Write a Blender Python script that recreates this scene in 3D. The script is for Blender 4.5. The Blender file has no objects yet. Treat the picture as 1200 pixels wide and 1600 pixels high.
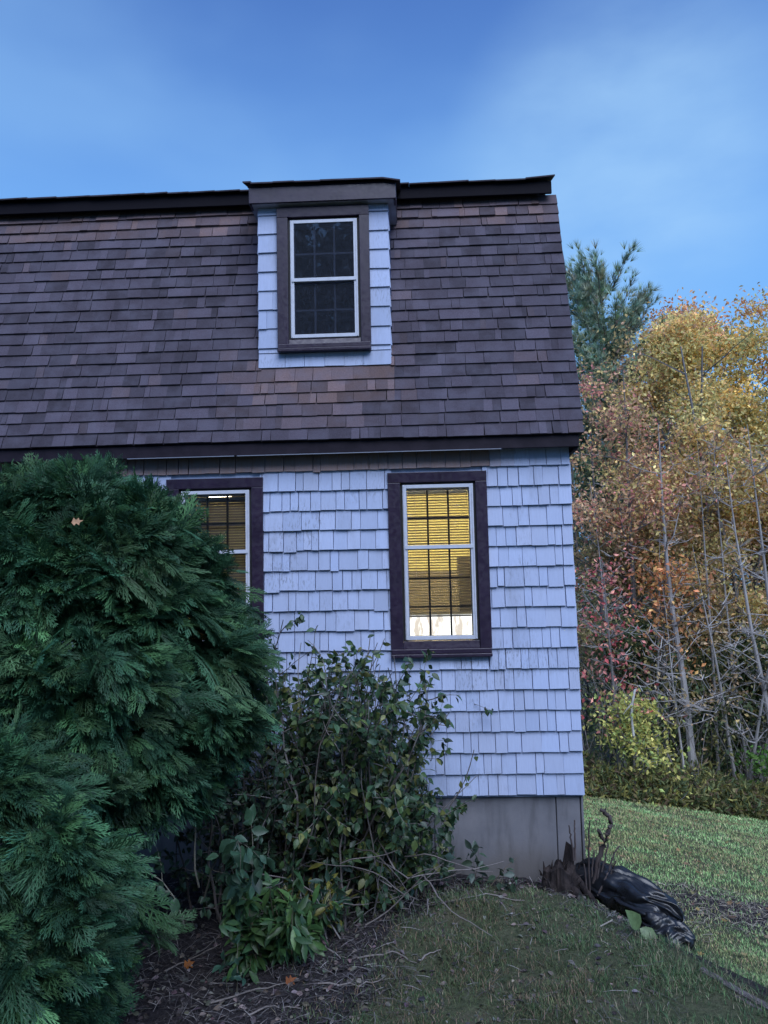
import bpy, math, random
import numpy as np
from mathutils import Vector, Matrix

random.seed(7)
RNG = np.random.default_rng(11)
scene = bpy.context.scene
COL = scene.collection

# ------------------------------------------------------------------ camera
FPX, PITCH, ROLL, YAW = 1200.0, math.radians(5.1), math.radians(1.23), math.radians(2.06)
EYE = np.array([0.0, -7.1, 2.75])
_f = np.array([-math.sin(YAW)*math.cos(PITCH), math.cos(YAW)*math.cos(PITCH), math.sin(PITCH)])
_r0 = np.cross(_f, [0, 0, 1]); _r0 /= np.linalg.norm(_r0); _u0 = np.cross(_r0, _f)
_r = math.cos(ROLL)*_r0 - math.sin(ROLL)*_u0
_u = math.sin(ROLL)*_r0 + math.cos(ROLL)*_u0
cam = bpy.data.cameras.new('camera')
cam.sensor_fit = 'VERTICAL'; cam.sensor_height = 24.0; cam.lens = 24.0*FPX/1600.0
cam.clip_end = 3000; cam.clip_start = 0.05
camo = bpy.data.objects.new('camera', cam); COL.objects.link(camo)
camo.matrix_world = Matrix([[*map(float, (_r[i], _u[i], -_f[i], EYE[i]))] for i in range(3)] + [[0, 0, 0, 1]])
scene.camera = camo
def at(px, py, Y):
    d = _f + _r*(px-600)/FPX + _u*(800-py)/FPX
    return EYE + d*(Y-EYE[1])/d[1]

# ------------------------------------------------------------------ sky, sun, exposure
SUN_EL, SUN_AZ = math.radians(50), math.radians(160)     # azimuth clockwise from +Y
world = bpy.data.worlds.new('World'); scene.world = world; world.use_nodes = True
wn, wl = world.node_tree.nodes, world.node_tree.links
wn.clear()
def wnode(t, **k):
    n = wn.new(t)
    for a, b in k.items(): setattr(n, a, b)
    return n
wout = wnode('ShaderNodeOutputWorld'); wbg = wnode('ShaderNodeBackground')
sky = wnode('ShaderNodeTexSky', sky_type='NISHITA', sun_disc=False, sun_elevation=SUN_EL, sun_rotation=SUN_AZ,
            altitude=100, air_density=1.0, dust_density=2.5, ozone_density=3.0)
tint = wnode('ShaderNodeMix', data_type='RGBA', blend_type='MULTIPLY'); tint.inputs[0].default_value = 1
tint.inputs[7].default_value = (0.46, 0.72, 1.22, 1)
wl.new(sky.outputs[0], tint.inputs[6])
tc = wnode('ShaderNodeTexCoord')
mp = wnode('ShaderNodeMapping'); mp.inputs['Scale'].default_value = (1.0, 1.0, 2.2); mp.inputs['Location'].default_value = (0.35, 0.1, 0.2)
wl.new(tc.outputs['Generated'], mp.inputs[0])
cn = wnode('ShaderNodeTexNoise'); cn.inputs['Scale'].default_value = 2.1; cn.inputs['Detail'].default_value = 4; cn.inputs['Roughness'].default_value = 0.45
wl.new(mp.outputs[0], cn.inputs['Vector'])
cr = wnode('ShaderNodeMapRange', interpolation_type='SMOOTHSTEP'); cr.inputs[1].default_value = 0.40; cr.inputs[2].default_value = 0.74
cr.inputs[3].default_value = 0.0; cr.inputs[4].default_value = 0.38
wl.new(cn.outputs[0], cr.inputs[0])
sx = wnode('ShaderNodeSeparateXYZ'); wl.new(tc.outputs['Generated'], sx.inputs[0])
hz = wnode('ShaderNodeMapRange', interpolation_type='SMOOTHSTEP')           # pale thin overcast that thickens towards the horizon all round
for k_, v_ in enumerate((0.74, 0.24, 0.0, 0.90)): hz.inputs[k_+1].default_value = v_
wl.new(sx.outputs[2], hz.inputs[0])
hm_ = wnode('ShaderNodeMix', data_type='RGBA'); hm_.inputs[7].default_value = (1.25, 3.0, 5.8, 1)
wl.new(hz.outputs[0], hm_.inputs[0]); wl.new(tint.outputs[2], hm_.inputs[6])
cm = wnode('ShaderNodeMix', data_type='RGBA'); cm.inputs[7].default_value = (1.85, 3.45, 5.6, 1)
wl.new(cr.outputs[0], cm.inputs[0]); wl.new(hm_.outputs[2], cm.inputs[6])
cd = at(985, 250, 400.0) - EYE; cd = cd/np.linalg.norm(cd)
dp = wnode('ShaderNodeVectorMath', operation='DOT_PRODUCT'); wl.new(tc.outputs['Generated'], dp.inputs[0]); dp.inputs[1].default_value = tuple(map(float, cd))
cb = wnode('ShaderNodeMapRange', interpolation_type='SMOOTHSTEP')
for k_, v_ in enumerate((0.975, 1.0, 0.0, 0.75)): cb.inputs[k_+1].default_value = v_
wl.new(dp.outputs['Value'], cb.inputs[0])
cn2 = wnode('ShaderNodeTexNoise'); cn2.inputs['Scale'].default_value = 7.0; cn2.inputs['Detail'].default_value = 5; wl.new(mp.outputs[0], cn2.inputs['Vector'])
cf = wnode('ShaderNodeMath', operation='MULTIPLY'); wl.new(cb.outputs[0], cf.inputs[0]); wl.new(cn2.outputs[0], cf.inputs[1])
cm2 = wnode('ShaderNodeMix', data_type='RGBA'); cm2.inputs[7].default_value = (2.5, 4.1, 5.9, 1)
wl.new(cf.outputs[0], cm2.inputs[0]); wl.new(cm.outputs[2], cm2.inputs[6])
wl.new(cm2.outputs[2], wbg.inputs[0]); wbg.inputs[1].default_value = 0.10
wl.new(wbg.outputs[0], wout.inputs[0])

sun = bpy.data.lights.new('sun', 'SUN'); sun.energy = 1.9; sun.angle = math.radians(50); sun.color = (0.88, 0.92, 1.0)
suno = bpy.data.objects.new('sun', sun); COL.objects.link(suno)
sv = Vector((math.sin(SUN_AZ)*math.cos(SUN_EL), math.cos(SUN_AZ)*math.cos(SUN_EL), math.sin(SUN_EL)))
suno.rotation_euler = sv.to_track_quat('Z', 'Y').to_euler(); suno.location = (6, -12, 12)
vs = scene.view_settings
vs.view_transform = 'Standard'; vs.look = 'None'; vs.gamma = 1.0; vs.use_curve_mapping = False
vs.exposure = 0.80
try: scene.render.engine = 'CYCLES'
except Exception: pass

# ------------------------------------------------------------------ material helpers
MATS = {}
class NT:
    def __init__(s, name):
        s.m = bpy.data.materials.new(name); s.m.use_nodes = True; MATS[name] = s.m
        s.n, s.l = s.m.node_tree.nodes, s.m.node_tree.links
        s.n.clear(); s.out = s.n.new('ShaderNodeOutputMaterial')
    def node(s, t, **k):
        n = s.n.new(t)
        for a, b in k.items(): setattr(n, a, b)
        return n
    def link(s, a, b): s.l.new(a, b)
    def noise(s, scale, detail=4, rough=0.55, coord='Object', stretch=None, off=0):
        t = s.node('ShaderNodeTexCoord'); src = t.outputs[coord]
        if stretch or off:
            mp = s.node('ShaderNodeMapping'); mp.inputs['Scale'].default_value = stretch or (1, 1, 1)
            mp.inputs['Location'].default_value = (off, off, off); s.link(src, mp.inputs[0]); src = mp.outputs[0]
        n = s.node('ShaderNodeTexNoise'); n.inputs['Scale'].default_value = scale
        n.inputs['Detail'].default_value = detail; n.inputs['Roughness'].default_value = rough
        s.link(src, n.inputs['Vector']); return n.outputs[0]
    def rng(s, v, a, b, c, d, smooth=True):
        r = s.node('ShaderNodeMapRange', interpolation_type='SMOOTHSTEP' if smooth else 'LINEAR')
        for i, q in enumerate((a, b, c, d)): r.inputs[i+1].default_value = q
        s.link(v, r.inputs[0]); return r.outputs[0]
    def mix(s, fac, a, b, blend='MIX'):
        m = s.node('ShaderNodeMix', data_type='RGBA', blend_type=blend)
        for sock, v in ((m.inputs[0], fac), (m.inputs[6], a), (m.inputs[7], b)):
            if isinstance(v, (int, float)): sock.default_value = v
            elif isinstance(v, tuple): sock.default_value = (*v, 1) if len(v) == 3 else v
            else: s.link(v, sock)
        return m.outputs[2]
    def gray(s, v):
        c = s.node('ShaderNodeCombineColor'); [s.link(v, c.inputs[i]) for i in range(3)]; return c.outputs[0]
    def attr(s, name='tint'):
        a = s.node('ShaderNodeAttribute', attribute_name=name); return a.outputs['Color']
    def bump(s, h, strength=0.3, dist=0.01):
        b = s.node('ShaderNodeBump'); b.inputs['Strength'].default_value = strength; b.inputs['Distance'].default_value = dist
        s.link(h, b.inputs['Height']); return b.outputs[0]
    def pbr(s, color, rough=0.6, normal=None, spec=0.5, metal=0.0):
        p = s.node('ShaderNodeBsdfPrincipled')
        if isinstance(color, tuple): p.inputs['Base Color'].default_value = (*color, 1)
        else: s.link(color, p.inputs['Base Color'])
        if isinstance(rough, (int, float)): p.inputs['Roughness'].default_value = rough
        else: s.link(rough, p.inputs['Roughness'])
        p.inputs['Specular IOR Level'].default_value = spec; p.inputs['Metallic'].default_value = metal
        if normal is not None: s.link(normal, p.inputs['Normal'])
        s.link(p.outputs[0], s.out.inputs[0]); return p

# painted cedar shingle siding
t = NT('painted_shingle')
g = t.noise(7, 6, 0.65, stretch=(9, 1, 1.0)); big = t.noise(1.3, 3, 0.5)
worn = t.noise(26, 5, 0.7, stretch=(3, 1, 0.7), off=3)
c = t.mix(1.0, (0.385, 0.445, 0.625), t.attr(), 'MULTIPLY')
c = t.mix(t.rng(g, 0.25, 0.75, 0.0, 0.20), c, (0.24, 0.28, 0.42))
msk = t.node('ShaderNodeMath', operation='MULTIPLY'); t.link(t.rng(big, 0.50, 0.66, 0.03, 1), msk.inputs[0]); t.link(t.rng(worn, 0.50, 0.64, 0, 0.85), msk.inputs[1])
c = t.mix(msk.outputs[0], c, (0.20, 0.22, 0.29))
stn = t.noise(2.6, 5, 0.7, stretch=(2.2, 1, 0.55), off=6); c = t.mix(t.rng(stn, 0.50, 0.74, 0, 0.38), c, (0.21, 0.23, 0.30))
spk = t.noise(60, 3, 0.7, stretch=(2.0, 1, 0.8), off=9)
c = t.mix(t.rng(spk, 0.69, 0.78, 0, 0.30), c, (0.24, 0.25, 0.30))
t.pbr(c, 0.62, t.bump(g, 0.35, 0.006), 0.3)

t = NT('roof_shingle')
g = t.noise(160, 3, 0.8); b2 = t.noise(5, 4, 0.6, off=2); b3 = t.noise(1.1, 3, 0.5, off=5)
c = t.mix(t.rng(g, 0.3, 0.7, 0.0, 1.0), (0.62, 0.62, 0.62), (1.35, 1.35, 1.35))
c = t.mix(1.0, t.attr(), c, 'MULTIPLY')
c = t.mix(t.rng(b2, 0.35, 0.7, 0, 0.35), c, (0.115, 0.110, 0.15))
c = t.mix(t.rng(b3, 0.45, 0.7, 0, 0.30), c, (0.034, 0.030, 0.042))
t.pbr(c, 0.85, t.bump(g, 0.6, 0.003), 0.25)

t = NT('brown_trim')
n = t.noise(6, 4); n2 = t.noise(30, 3, off=4)
c = t.mix(t.rng(n, 0.3, 0.7, 0, 0.7), (0.019, 0.012, 0.028), (0.030, 0.019, 0.042))
t.pbr(c, t.rng(n2, 0.3, 0.7, 0.30, 0.5), t.bump(n, 0.15, 0.02), 0.5)
t = NT('dark_trim')
n = t.noise(8, 4)
t.pbr(t.mix(t.rng(n, 0.3, 0.7, 0, 1), (0.010, 0.007, 0.014), (0.018, 0.013, 0.022)), 0.6, None, 0.2)
t = NT('ridge_trim'); t.pbr((0.006, 0.005, 0.009), 0.75, None, 0.12)  # darker than the other trim: shade under the overhang put into the colour
t = NT('gap_black'); t.pbr((0.010, 0.010, 0.012), 0.7)
t = NT('white_metal')
n = t.noise(14, 5, 0.7); n2 = t.noise(90, 2, off=3)
c = t.mix(t.rng(n, 0.4, 0.75, 0, 0.5), (0.52, 0.54, 0.62), (0.36, 0.37, 0.42))
c = t.mix(t.rng(n2, 0.68, 0.76, 0, 0.5), c, (0.18, 0.17, 0.17))
t.pbr(c, 0.42, None, 0.5)
t = NT('galvanised'); t.pbr((0.22, 0.24, 0.30), 0.45, None, 0.5, 0.3)
t = NT('muntin_dark'); t.pbr((0.022, 0.020, 0.022), 0.5)
t = NT('muntin_white'); t.pbr((0.55, 0.58, 0.66), 0.5)
t = NT('soffit'); n = t.noise(9); t.pbr(t.mix(t.rng(n, 0.3, 0.7, 0, 1), (0.30, 0.29, 0.34), (0.38, 0.37, 0.43)), 0.7)

t = NT('concrete')
n = t.noise(2.2, 5, 0.6); n2 = t.noise(35, 4, 0.7); st = t.noise(3, 4, 0.6, stretch=(2.5, 1, 0.5), off=3)
c = t.mix(t.rng(n, 0.3, 0.7, 0, 1), (0.15, 0.15, 0.17), (0.21, 0.205, 0.225))
c = t.mix(t.rng(st, 0.46, 0.70, 0, 0.6), c, (0.09, 0.088, 0.096))
geo = t.node('ShaderNodeNewGeometry'); sp = t.node('ShaderNodeSeparateXYZ'); t.link(geo.outputs['Position'], sp.inputs[0])
sm = t.node('ShaderNodeMath', operation='MULTIPLY_ADD'); t.link(n, sm.inputs[0]); sm.inputs[1].default_value = -0.6; t.link(sp.outputs[2], sm.inputs[2])
c = t.mix(t.rng(sm.outputs[0], -0.22, 0.22, 0.65, 0.0), c, (0.085, 0.075, 0.065))   # soil splashed up from the bed
hm = t.node('ShaderNodeMath', operation='ADD'); t.link(n2, hm.inputs[0]); t.link(st, hm.inputs[1])
t.pbr(c, 0.9, t.bump(hm.outputs[0], 0.3, 0.006), 0.2)

def glass_mat(name, tintc=(0.9, 0.93, 0.95), refl=1.0, dirt_sky=0.015):
    t = NT(name)
    tr = t.node('ShaderNodeBsdfTransparent'); tr.inputs[0].default_value = (*tintc, 1)
    gl = t.node('ShaderNodeBsdfGlossy'); gl.inputs['Roughness'].default_value = 0.01; gl.inputs[0].default_value = (refl, refl, refl, 1)
    fr = t.node('ShaderNodeFresnel'); fr.inputs[0].default_value = 1.52
    w = t.noise(3.5, 3, 0.5); b = t.bump(w, 0.05, 0.012); t.link(b, gl.inputs['Normal'])
    mx = t.node('ShaderNodeMixShader'); t.link(fr.outputs[0], mx.inputs[0]); t.link(tr.outputs[0], mx.inputs[1]); t.link(gl.outputs[0], mx.inputs[2])
    df = t.node('ShaderNodeBsdfDiffuse'); df.inputs[0].default_value = (0.30, 0.35, 0.46, 1)  # bluish film: dirt, plus sky reflection painted onto the dormer panes
    m2 = t.node('ShaderNodeMixShader'); d = t.noise(22, 5, 0.7, off=2)
    t.link(t.rng(d, 0.4, 0.8, dirt_sky*0.8, dirt_sky*1.5), m2.inputs[0]); t.link(mx.outputs[0], m2.inputs[1]); t.link(df.outputs[0], m2.inputs[2])
    t.link(m2.outputs[0], t.out.inputs[0])
glass_mat('glass'); glass_mat('screened_glass', (0.62, 0.64, 0.70), 0.9, 0.055)

def slat_mat(name, col, trans):
    t = NT(name)
    d = t.node('ShaderNodeBsdfDiffuse'); d.inputs[0].default_value = (*col, 1)
    tl = t.node('ShaderNodeBsdfTranslucent'); tl.inputs[0].default_value = (*col, 1)
    m = t.node('ShaderNodeMixShader'); m.inputs[0].default_value = trans
    t.link(d.outputs[0], m.inputs[1]); t.link(tl.outputs[0], m.inputs[2]); t.link(m.outputs[0], t.out.inputs[0])
slat_mat('blind_slat', (0.46, 0.42, 0.38), 0.12)
slat_mat('blind_slat_closed', (0.36, 0.30, 0.27), 0.15)
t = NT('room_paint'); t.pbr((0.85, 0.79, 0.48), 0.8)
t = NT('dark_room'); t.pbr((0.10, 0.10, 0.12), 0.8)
t = NT('wood_furniture'); n = t.noise(9, 4, stretch=(6, 1, 1)); t.pbr(t.mix(n, (0.13, 0.12, 0.13), (0.20, 0.18, 0.18)), 0.5)

def emit(name, col, s, mottled=False):
    t = NT(name); e = t.node('ShaderNodeEmission'); e.inputs[1].default_value = s
    if mottled:
        n = t.noise(4, 4, 0.65, stretch=(3, 1, .7)); t.link(t.mix(t.rng(n, 0.49, 0.60, 0, .85), col, (0.40, 0.32, 0.25)), e.inputs[0])
    else: e.inputs[0].default_value = (*col, 1)
    t.link(e.outputs[0], t.out.inputs[0])
emit('bulb', (1.0, 0.80, 0.46), 130.0); emit('added_glow', (1.0, 0.95, 0.86), 1.3, True)
emit('bulb_weak', (1.0, 0.78, 0.50), 16.0)

def leaf_mat(name, trans=0.3, rough=0.45, spec=0.4, nscale=30):
    t = NT(name)
    n = t.noise(nscale, 3, 0.6)
    c = t.mix(t.rng(n, 0.25, 0.75, 0, 1), t.mix(1.0, t.attr(), (0.72, 0.74, 0.72), 'MULTIPLY'), t.mix(1.0, t.attr(), (1.2, 1.18, 1.15), 'MULTIPLY'))
    p = t.pbr(c, rough, None, spec)
    tl = t.node('ShaderNodeBsdfTranslucent'); t.link(c, tl.inputs[0])
    m = t.node('ShaderNodeMixShader'); m.inputs[0].default_value = trans
    t.link(p.outputs[0], m.inputs[1]); t.link(tl.outputs[0], m.inputs[2]); t.link(m.outputs[0], t.out.inputs[0])
leaf_mat('leaf', 0.30, 0.42, 0.45, 40); leaf_mat('autumn_leaf', 0.45, 0.6, 0.2, 3); leaf_mat('conifer_leaf', 0.15, 0.55, 0.3, 6)
leaf_mat('grass_blade', 0.30, 0.6, 0.2, 5)
t = NT('dry_litter'); t.pbr(t.attr(), 0.85, None, 0.2)
t = NT('bark'); n = t.noise(18, 5, 0.7, stretch=(1, 1, 0.25)); t.pbr(t.mix(n, t.mix(1.0, t.attr(), (0.5, 0.5, 0.5), 'MULTIPLY'), t.mix(1.0, t.attr(), (1.4, 1.4, 1.4), 'MULTIPLY')), 0.85, t.bump(n, 0.6, 0.01), 0.2)
t = NT('rotten_wood'); n = t.noise(14, 6, 0.75, stretch=(1, 1, 0.3)); t.pbr(t.mix(t.rng(n, 0.35, 0.7, 0, 1), (0.010, 0.008, 0.009), (0.045, 0.034, 0.032)), 0.9, t.bump(n, 1.0, 0.02), 0.2)
t = NT('timber'); n = t.noise(10, 6, 0.7, stretch=(12, 1, 12)); t.pbr(t.mix(t.rng(n, 0.3, 0.7, 0, 1), (0.055, 0.045, 0.045), (0.17, 0.15, 0.15)), 0.85, t.bump(n, 0.8, 0.01), 0.2)
t = NT('black_plastic')
n = t.noise(5, 2, 0.4); n2 = t.noise(2.2, 3, 0.5, off=4)
p = t.pbr((0.010, 0.011, 0.014), t.rng(n2, 0.3, 0.7, 0.24, 0.38), t.bump(n, 0.12, 0.02), 0.5)

# ground: soil + litter + thatch, driven by a per-vertex grass mask
t = NT('ground')
a = t.node('ShaderNodeAttribute', attribute_name='grass'); gm = a.outputs['Fac']
n1 = t.noise(3.0, 6, 0.7); n2 = t.noise(24, 5, 0.75, off=3); n3 = t.noise(90, 3, 0.8, off=5)
soil = t.mix(t.rng(n2, 0.3, 0.7, 0, 1), (0.018, 0.016, 0.020), (0.064, 0.056, 0.060))
soil = t.mix(t.rng(n3, 0.55, 0.75, 0, 0.7), soil, (0.12, 0.11, 0.11))
th = t.mix(t.rng(n2, 0.3, 0.7, 0, 1), (0.050, 0.062, 0.035), (0.12, 0.135, 0.075))
th = t.mix(t.rng(n1, 0.45, 0.7, 0, 0.75), th, (0.14, 0.12, 0.088))
mm = t.node('ShaderNodeMath', operation='MULTIPLY_ADD'); t.link(n2, mm.inputs[0]); mm.inputs[1].default_value = 0.7; t.link(gm, mm.inputs[2])
c = t.mix(t.rng(mm.outputs[0], 0.55, 1.05, 0, 1), soil, th)
ad = t.node('ShaderNodeMath', operation='ADD'); t.link(n2, ad.inputs[0]); t.link(n3, ad.inputs[1])
t.pbr(c, 0.95, t.bump(ad.outputs[0], 0.9, 0.03), 0.1)

# ------------------------------------------------------------------ mesh helpers
def link(name, me, mat=None, parent=None):
    o = bpy.data.objects.new(name, me); COL.objects.link(o)
    if mat: me.materials.append(MATS[mat])
    if parent: o.parent = parent
    return o
def empty(name, loc=(0, 0, 0)):
    o = bpy.data.objects.new(name, None); COL.objects.link(o); o.location = loc; o.empty_display_size = 0.2; return o
def tag(o, label=None, cat=None, group=None, kind=None):
    if label: o['label'] = label
    if cat: o['category'] = cat
    if group: o['group'] = group
    if kind: o['kind'] = kind
    return o
def set_tint(me, cols):
    a = me.color_attributes.new('tint', 'FLOAT_COLOR', 'POINT')
    c = np.ones((len(me.vertices), 4), np.float32); c[:, :3] = cols
    a.data.foreach_set('color', c.ravel())
def npmesh(name, V, Fc, cols=None, smooth=False):
    """V (n,3); Fc list of (m,k) int arrays"""
    me = bpy.data.meshes.new(name); V = np.asarray(V, np.float32)
    if not isinstance(Fc, list): Fc = [Fc]
    Fc = [np.asarray(f, np.int32) for f in Fc if len(f)]
    me.vertices.add(len(V)); me.vertices.foreach_set('co', V.ravel())
    nl = sum(f.size for f in Fc); npoly = sum(len(f) for f in Fc)
    me.loops.add(nl); me.loops.foreach_set('vertex_index', np.concatenate([f.ravel() for f in Fc]))
    me.polygons.add(npoly)
    tot = np.concatenate([np.full(len(f), f.shape[1], np.int32) for f in Fc])
    st = np.concatenate([[0], np.cumsum(tot)[:-1]]).astype(np.int32)
    me.polygons.foreach_set('loop_start', st); me.polygons.foreach_set('loop_total', tot)
    me.polygons.foreach_set('use_smooth', np.full(npoly, bool(smooth)))
    me.update(calc_edges=True); me.validate()
    if cols is not None: set_tint(me, cols)
    return me
BOXF = np.array([[0, 3, 2, 1], [4, 5, 6, 7], [0, 1, 5, 4], [1, 2, 6, 5], [2, 3, 7, 6], [3, 0, 4, 7]])
class MB:
    def __init__(s): s.v, s.f, s.c, s.n = [], {}, [], 0
    def add(s, V, Fc, col=(1, 1, 1)):
        V = np.asarray(V, float); Fc = np.asarray(Fc)
        s.v.append(V); s.f.setdefault(Fc.shape[1], []).append(Fc + s.n); s.n += len(V)
        col = np.asarray(col, float)
        s.c.append(np.broadcast_to(col, (len(V), 3)) if col.ndim == 1 else col)
    def box(s, x0, x1, y0, y1, z0, z1, col=(1, 1, 1)):
        s.add([(x0, y0, z0), (x1, y0, z0), (x1, y1, z0), (x0, y1, z0), (x0, y0, z1), (x1, y0, z1), (x1, y1, z1), (x0, y1, z1)], BOXF, col); return s
    def hexa(s, pts, col=(1, 1, 1)): s.add(pts, BOXF, col); return s
    def tube(s, P, R, n=6, col=(1, 1, 1)):
        P = np.asarray(P, float); R = np.broadcast_to(np.asarray(R, float), (len(P),))
        T = np.gradient(P, axis=0); T /= np.linalg.norm(T, axis=1)[:, None] + 1e-9
        ref = np.where(np.abs(T[:, 2:3]) > 0.9, np.array([[1., 0, 0]]), np.array([[0, 0, 1.]]))
        A = np.cross(T, ref); A /= np.linalg.norm(A, axis=1)[:, None] + 1e-9; B = np.cross(T, A)
        th = np.arange(n)*2*math.pi/n
        ring = P[:, None] + R[:, None, None]*(np.cos(th)[None, :, None]*A[:, None] + np.sin(th)[None, :, None]*B[:, None])
        V = ring.reshape(-1, 3); i = np.arange(len(P)-1)[:, None]*n; j = np.arange(n)[None]; k = (j+1) % n
        s.add(V, np.stack([i+j, i+k, i+n+k, i+n+j], -1).reshape(-1, 4), col)
        V2 = np.vstack([ring[-1], P[-1:] + T[-1]*R[-1]*0.4]); q = np.arange(n)
        s.add(V2, np.stack([q, (q+1) % n, np.full(n, n)], 1), col); return s
    def mesh(s, name, smooth=False):
        return npmesh(name, np.vstack(s.v), [np.vstack(f) for f in s.f.values()], np.vstack(s.c), smooth)
    def build(s, name, mat, parent=None, bevel=0, smooth=False):
        o = link(name, s.mesh(name, smooth), mat, parent)
        if bevel:
            b = o.modifiers.new('bevel', 'BEVEL'); b.width = bevel; b.segments = 2; b.limit_method = 'ANGLE'
        return o
def scatter(tv, tf, pos, rot, scale, cols, shade=None):
    """copies of a template: tv (n,3), tf (m,k); pos (N,3), rot (N,3,3) columns = local axes, scale (N,) or (N,3)"""
    N, n = len(pos), len(tv)
    sc = np.asarray(scale); sc = sc[:, None, None] if sc.ndim == 1 else sc[:, None, :]
    V = np.einsum('nij,nkj->nki', rot, tv[None]*sc) + pos[:, None]
    Fc = (tf[None] + (np.arange(N)*n)[:, None, None]).reshape(-1, tf.shape[1])
    C = np.repeat(cols[:, None], n, 1)
    if shade is not None: C = C*shade[None, :, None]
    return V.reshape(-1, 3), Fc, C.reshape(-1, 3)
def nrm(v): return v/(np.linalg.norm(v, axis=-1, keepdims=True)+1e-9)
def frames(x, up):
    """rotation matrices with columns X=x, Z close to up"""
    x = nrm(x); y = nrm(np.cross(up, x)); z = np.cross(x, y); return np.stack([x, y, z], -1)
def rdir(n): return nrm(RNG.normal(size=(n, 3)))
def hashn(ix, iy, iz=0, seed=0):
    h = np.sin(ix*127.1 + iy*311.7 + iz*74.7 + seed*53.3)*43758.5453; return h - np.floor(h)
def vnoise(x, y, z=None, seed=0):
    if z is None: z = np.zeros_like(x)
    i, j, k = np.floor(x), np.floor(y), np.floor(z); u, v, w = x-i, y-j, z-k
    u, v, w = (q*q*(3-2*q) for q in (u, v, w)); r = 0
    for a in (0, 1):
        for b in (0, 1):
            for c in (0, 1):
                r = r + hashn(i+a, j+b, k+c, seed)*np.where(a, u, 1-u)*np.where(b, v, 1-v)*np.where(c, w, 1-w)
    return r*2-1
def sstep(a, b, x):
    q = np.clip((x-a)/(b-a), 0, 1); return q*q*(3-2*q)
def palette(P, N, jit=0.15):
    P = np.array(P); c = P[RNG.integers(0, len(P), N)]; return np.clip(c*(1+RNG.normal(size=(N, 1))*jit)*(1+RNG.normal(size=(N, 3))*jit*0.35), 0.002, 1)

# ------------------------------------------------------------------ ground
def edge_s(x, y): return 0.86*(x-1.36) + 0.5*(y+0.76)
def ground_z(x, y):
    x = np.asarray(x, float); y = np.asarray(y, float)
    near = 0.12 + 0.035*vnoise(x*1.3, y*1.3, seed=1) + 0.018*vnoise(x*4, y*4, seed=2) + 0.26*np.clip(-3.2-y, 0, 3.8) + 0.03*np.clip(-7.0-y, 0, 40)
    near = near + 0.05*np.exp(-((x-0.2)**2 + (y+0.6)**2)/0.5)
    yl = np.clip(y, -400, 26); xl = np.clip(x, -3, 14)
    lawn = 0.118 - 0.147*xl - 0.154*yl - 0.12*sstep(8, 0, y)*sstep(-4, -1, y) + 0.03*vnoise(x*0.7, y*0.7, seed=3) + 0.010*vnoise(x*3, y*3, seed=4)
    w = sstep(0.02, 0.42, edge_s(x, y) + 0.06*vnoise(x*3, y*3, seed=5))
    w = np.where(y > 0.4, 1.0, w); w = np.where(y < -5.5, w*0, w)*sstep(-5.5, -3.5, y)
    return near*(1-w) + lawn*w
def grass_mask(x, y):
    x = np.asarray(x, float); y = np.asarray(y, float)
    n = vnoise(x*2.2, y*2.2, seed=8)*0.5 + vnoise(x*6, y*6, seed=9)*0.25
    line = (x - 0.18) - (y+0.35)*0.36                              # bed on the left, grass on the right
    g = sstep(-0.35, 0.45, line + n*0.55)
    g = g*sstep(-0.15, -0.6, y + n*0.3)
    g = np.where(y < -3.2, np.maximum(g, 0.8), g)
    s = edge_s(x, y)
    g = g*(1-0.8*np.exp(-((s-0.12)/0.16)**2)*(y < 0.6))
    lawn = 0.95 - 1.05*np.exp(-(((x-3.2)/1.35)**2 + ((y-1.0)/0.85)**2))*(0.85+0.5*n) - 0.4*np.exp(-(((x-2.0)/0.5)**2+((y+0.2)/0.8)**2)) - 0.25*(n > 0.28)
    return np.clip(np.where((s > 0.25) & (y > -3), lawn, g), 0, 1)
ax = np.concatenate([-np.geomspace(600, 6.5, 26), np.arange(-6, 12, 0.11), np.geomspace(12.2, 600, 26)])
ay = np.concatenate([-np.geomspace(600, 10.5, 22), np.arange(-10, 14, 0.11), np.geomspace(14.2, 600, 26)])
GX, GY = np.meshgrid(ax, ay); GZ = ground_z(GX, GY)
nx, ny = len(ax), len(ay); idx = np.arange(nx*ny).reshape(ny, nx)
gq = np.stack([idx[:-1, :-1], idx[:-1, 1:], idx[1:, 1:], idx[1:, :-1]], -1).reshape(-1, 4)
gme = npmesh('ground', np.stack([GX, GY, GZ], -1).reshape(-1, 3), gq, None, True)
ga = gme.attributes.new('grass', 'FLOAT', 'POINT'); ga.data.foreach_set('value', grass_mask(GX, GY).ravel().astype(np.float32))
tag(link('ground', gme, 'ground'), kind='structure')

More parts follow.
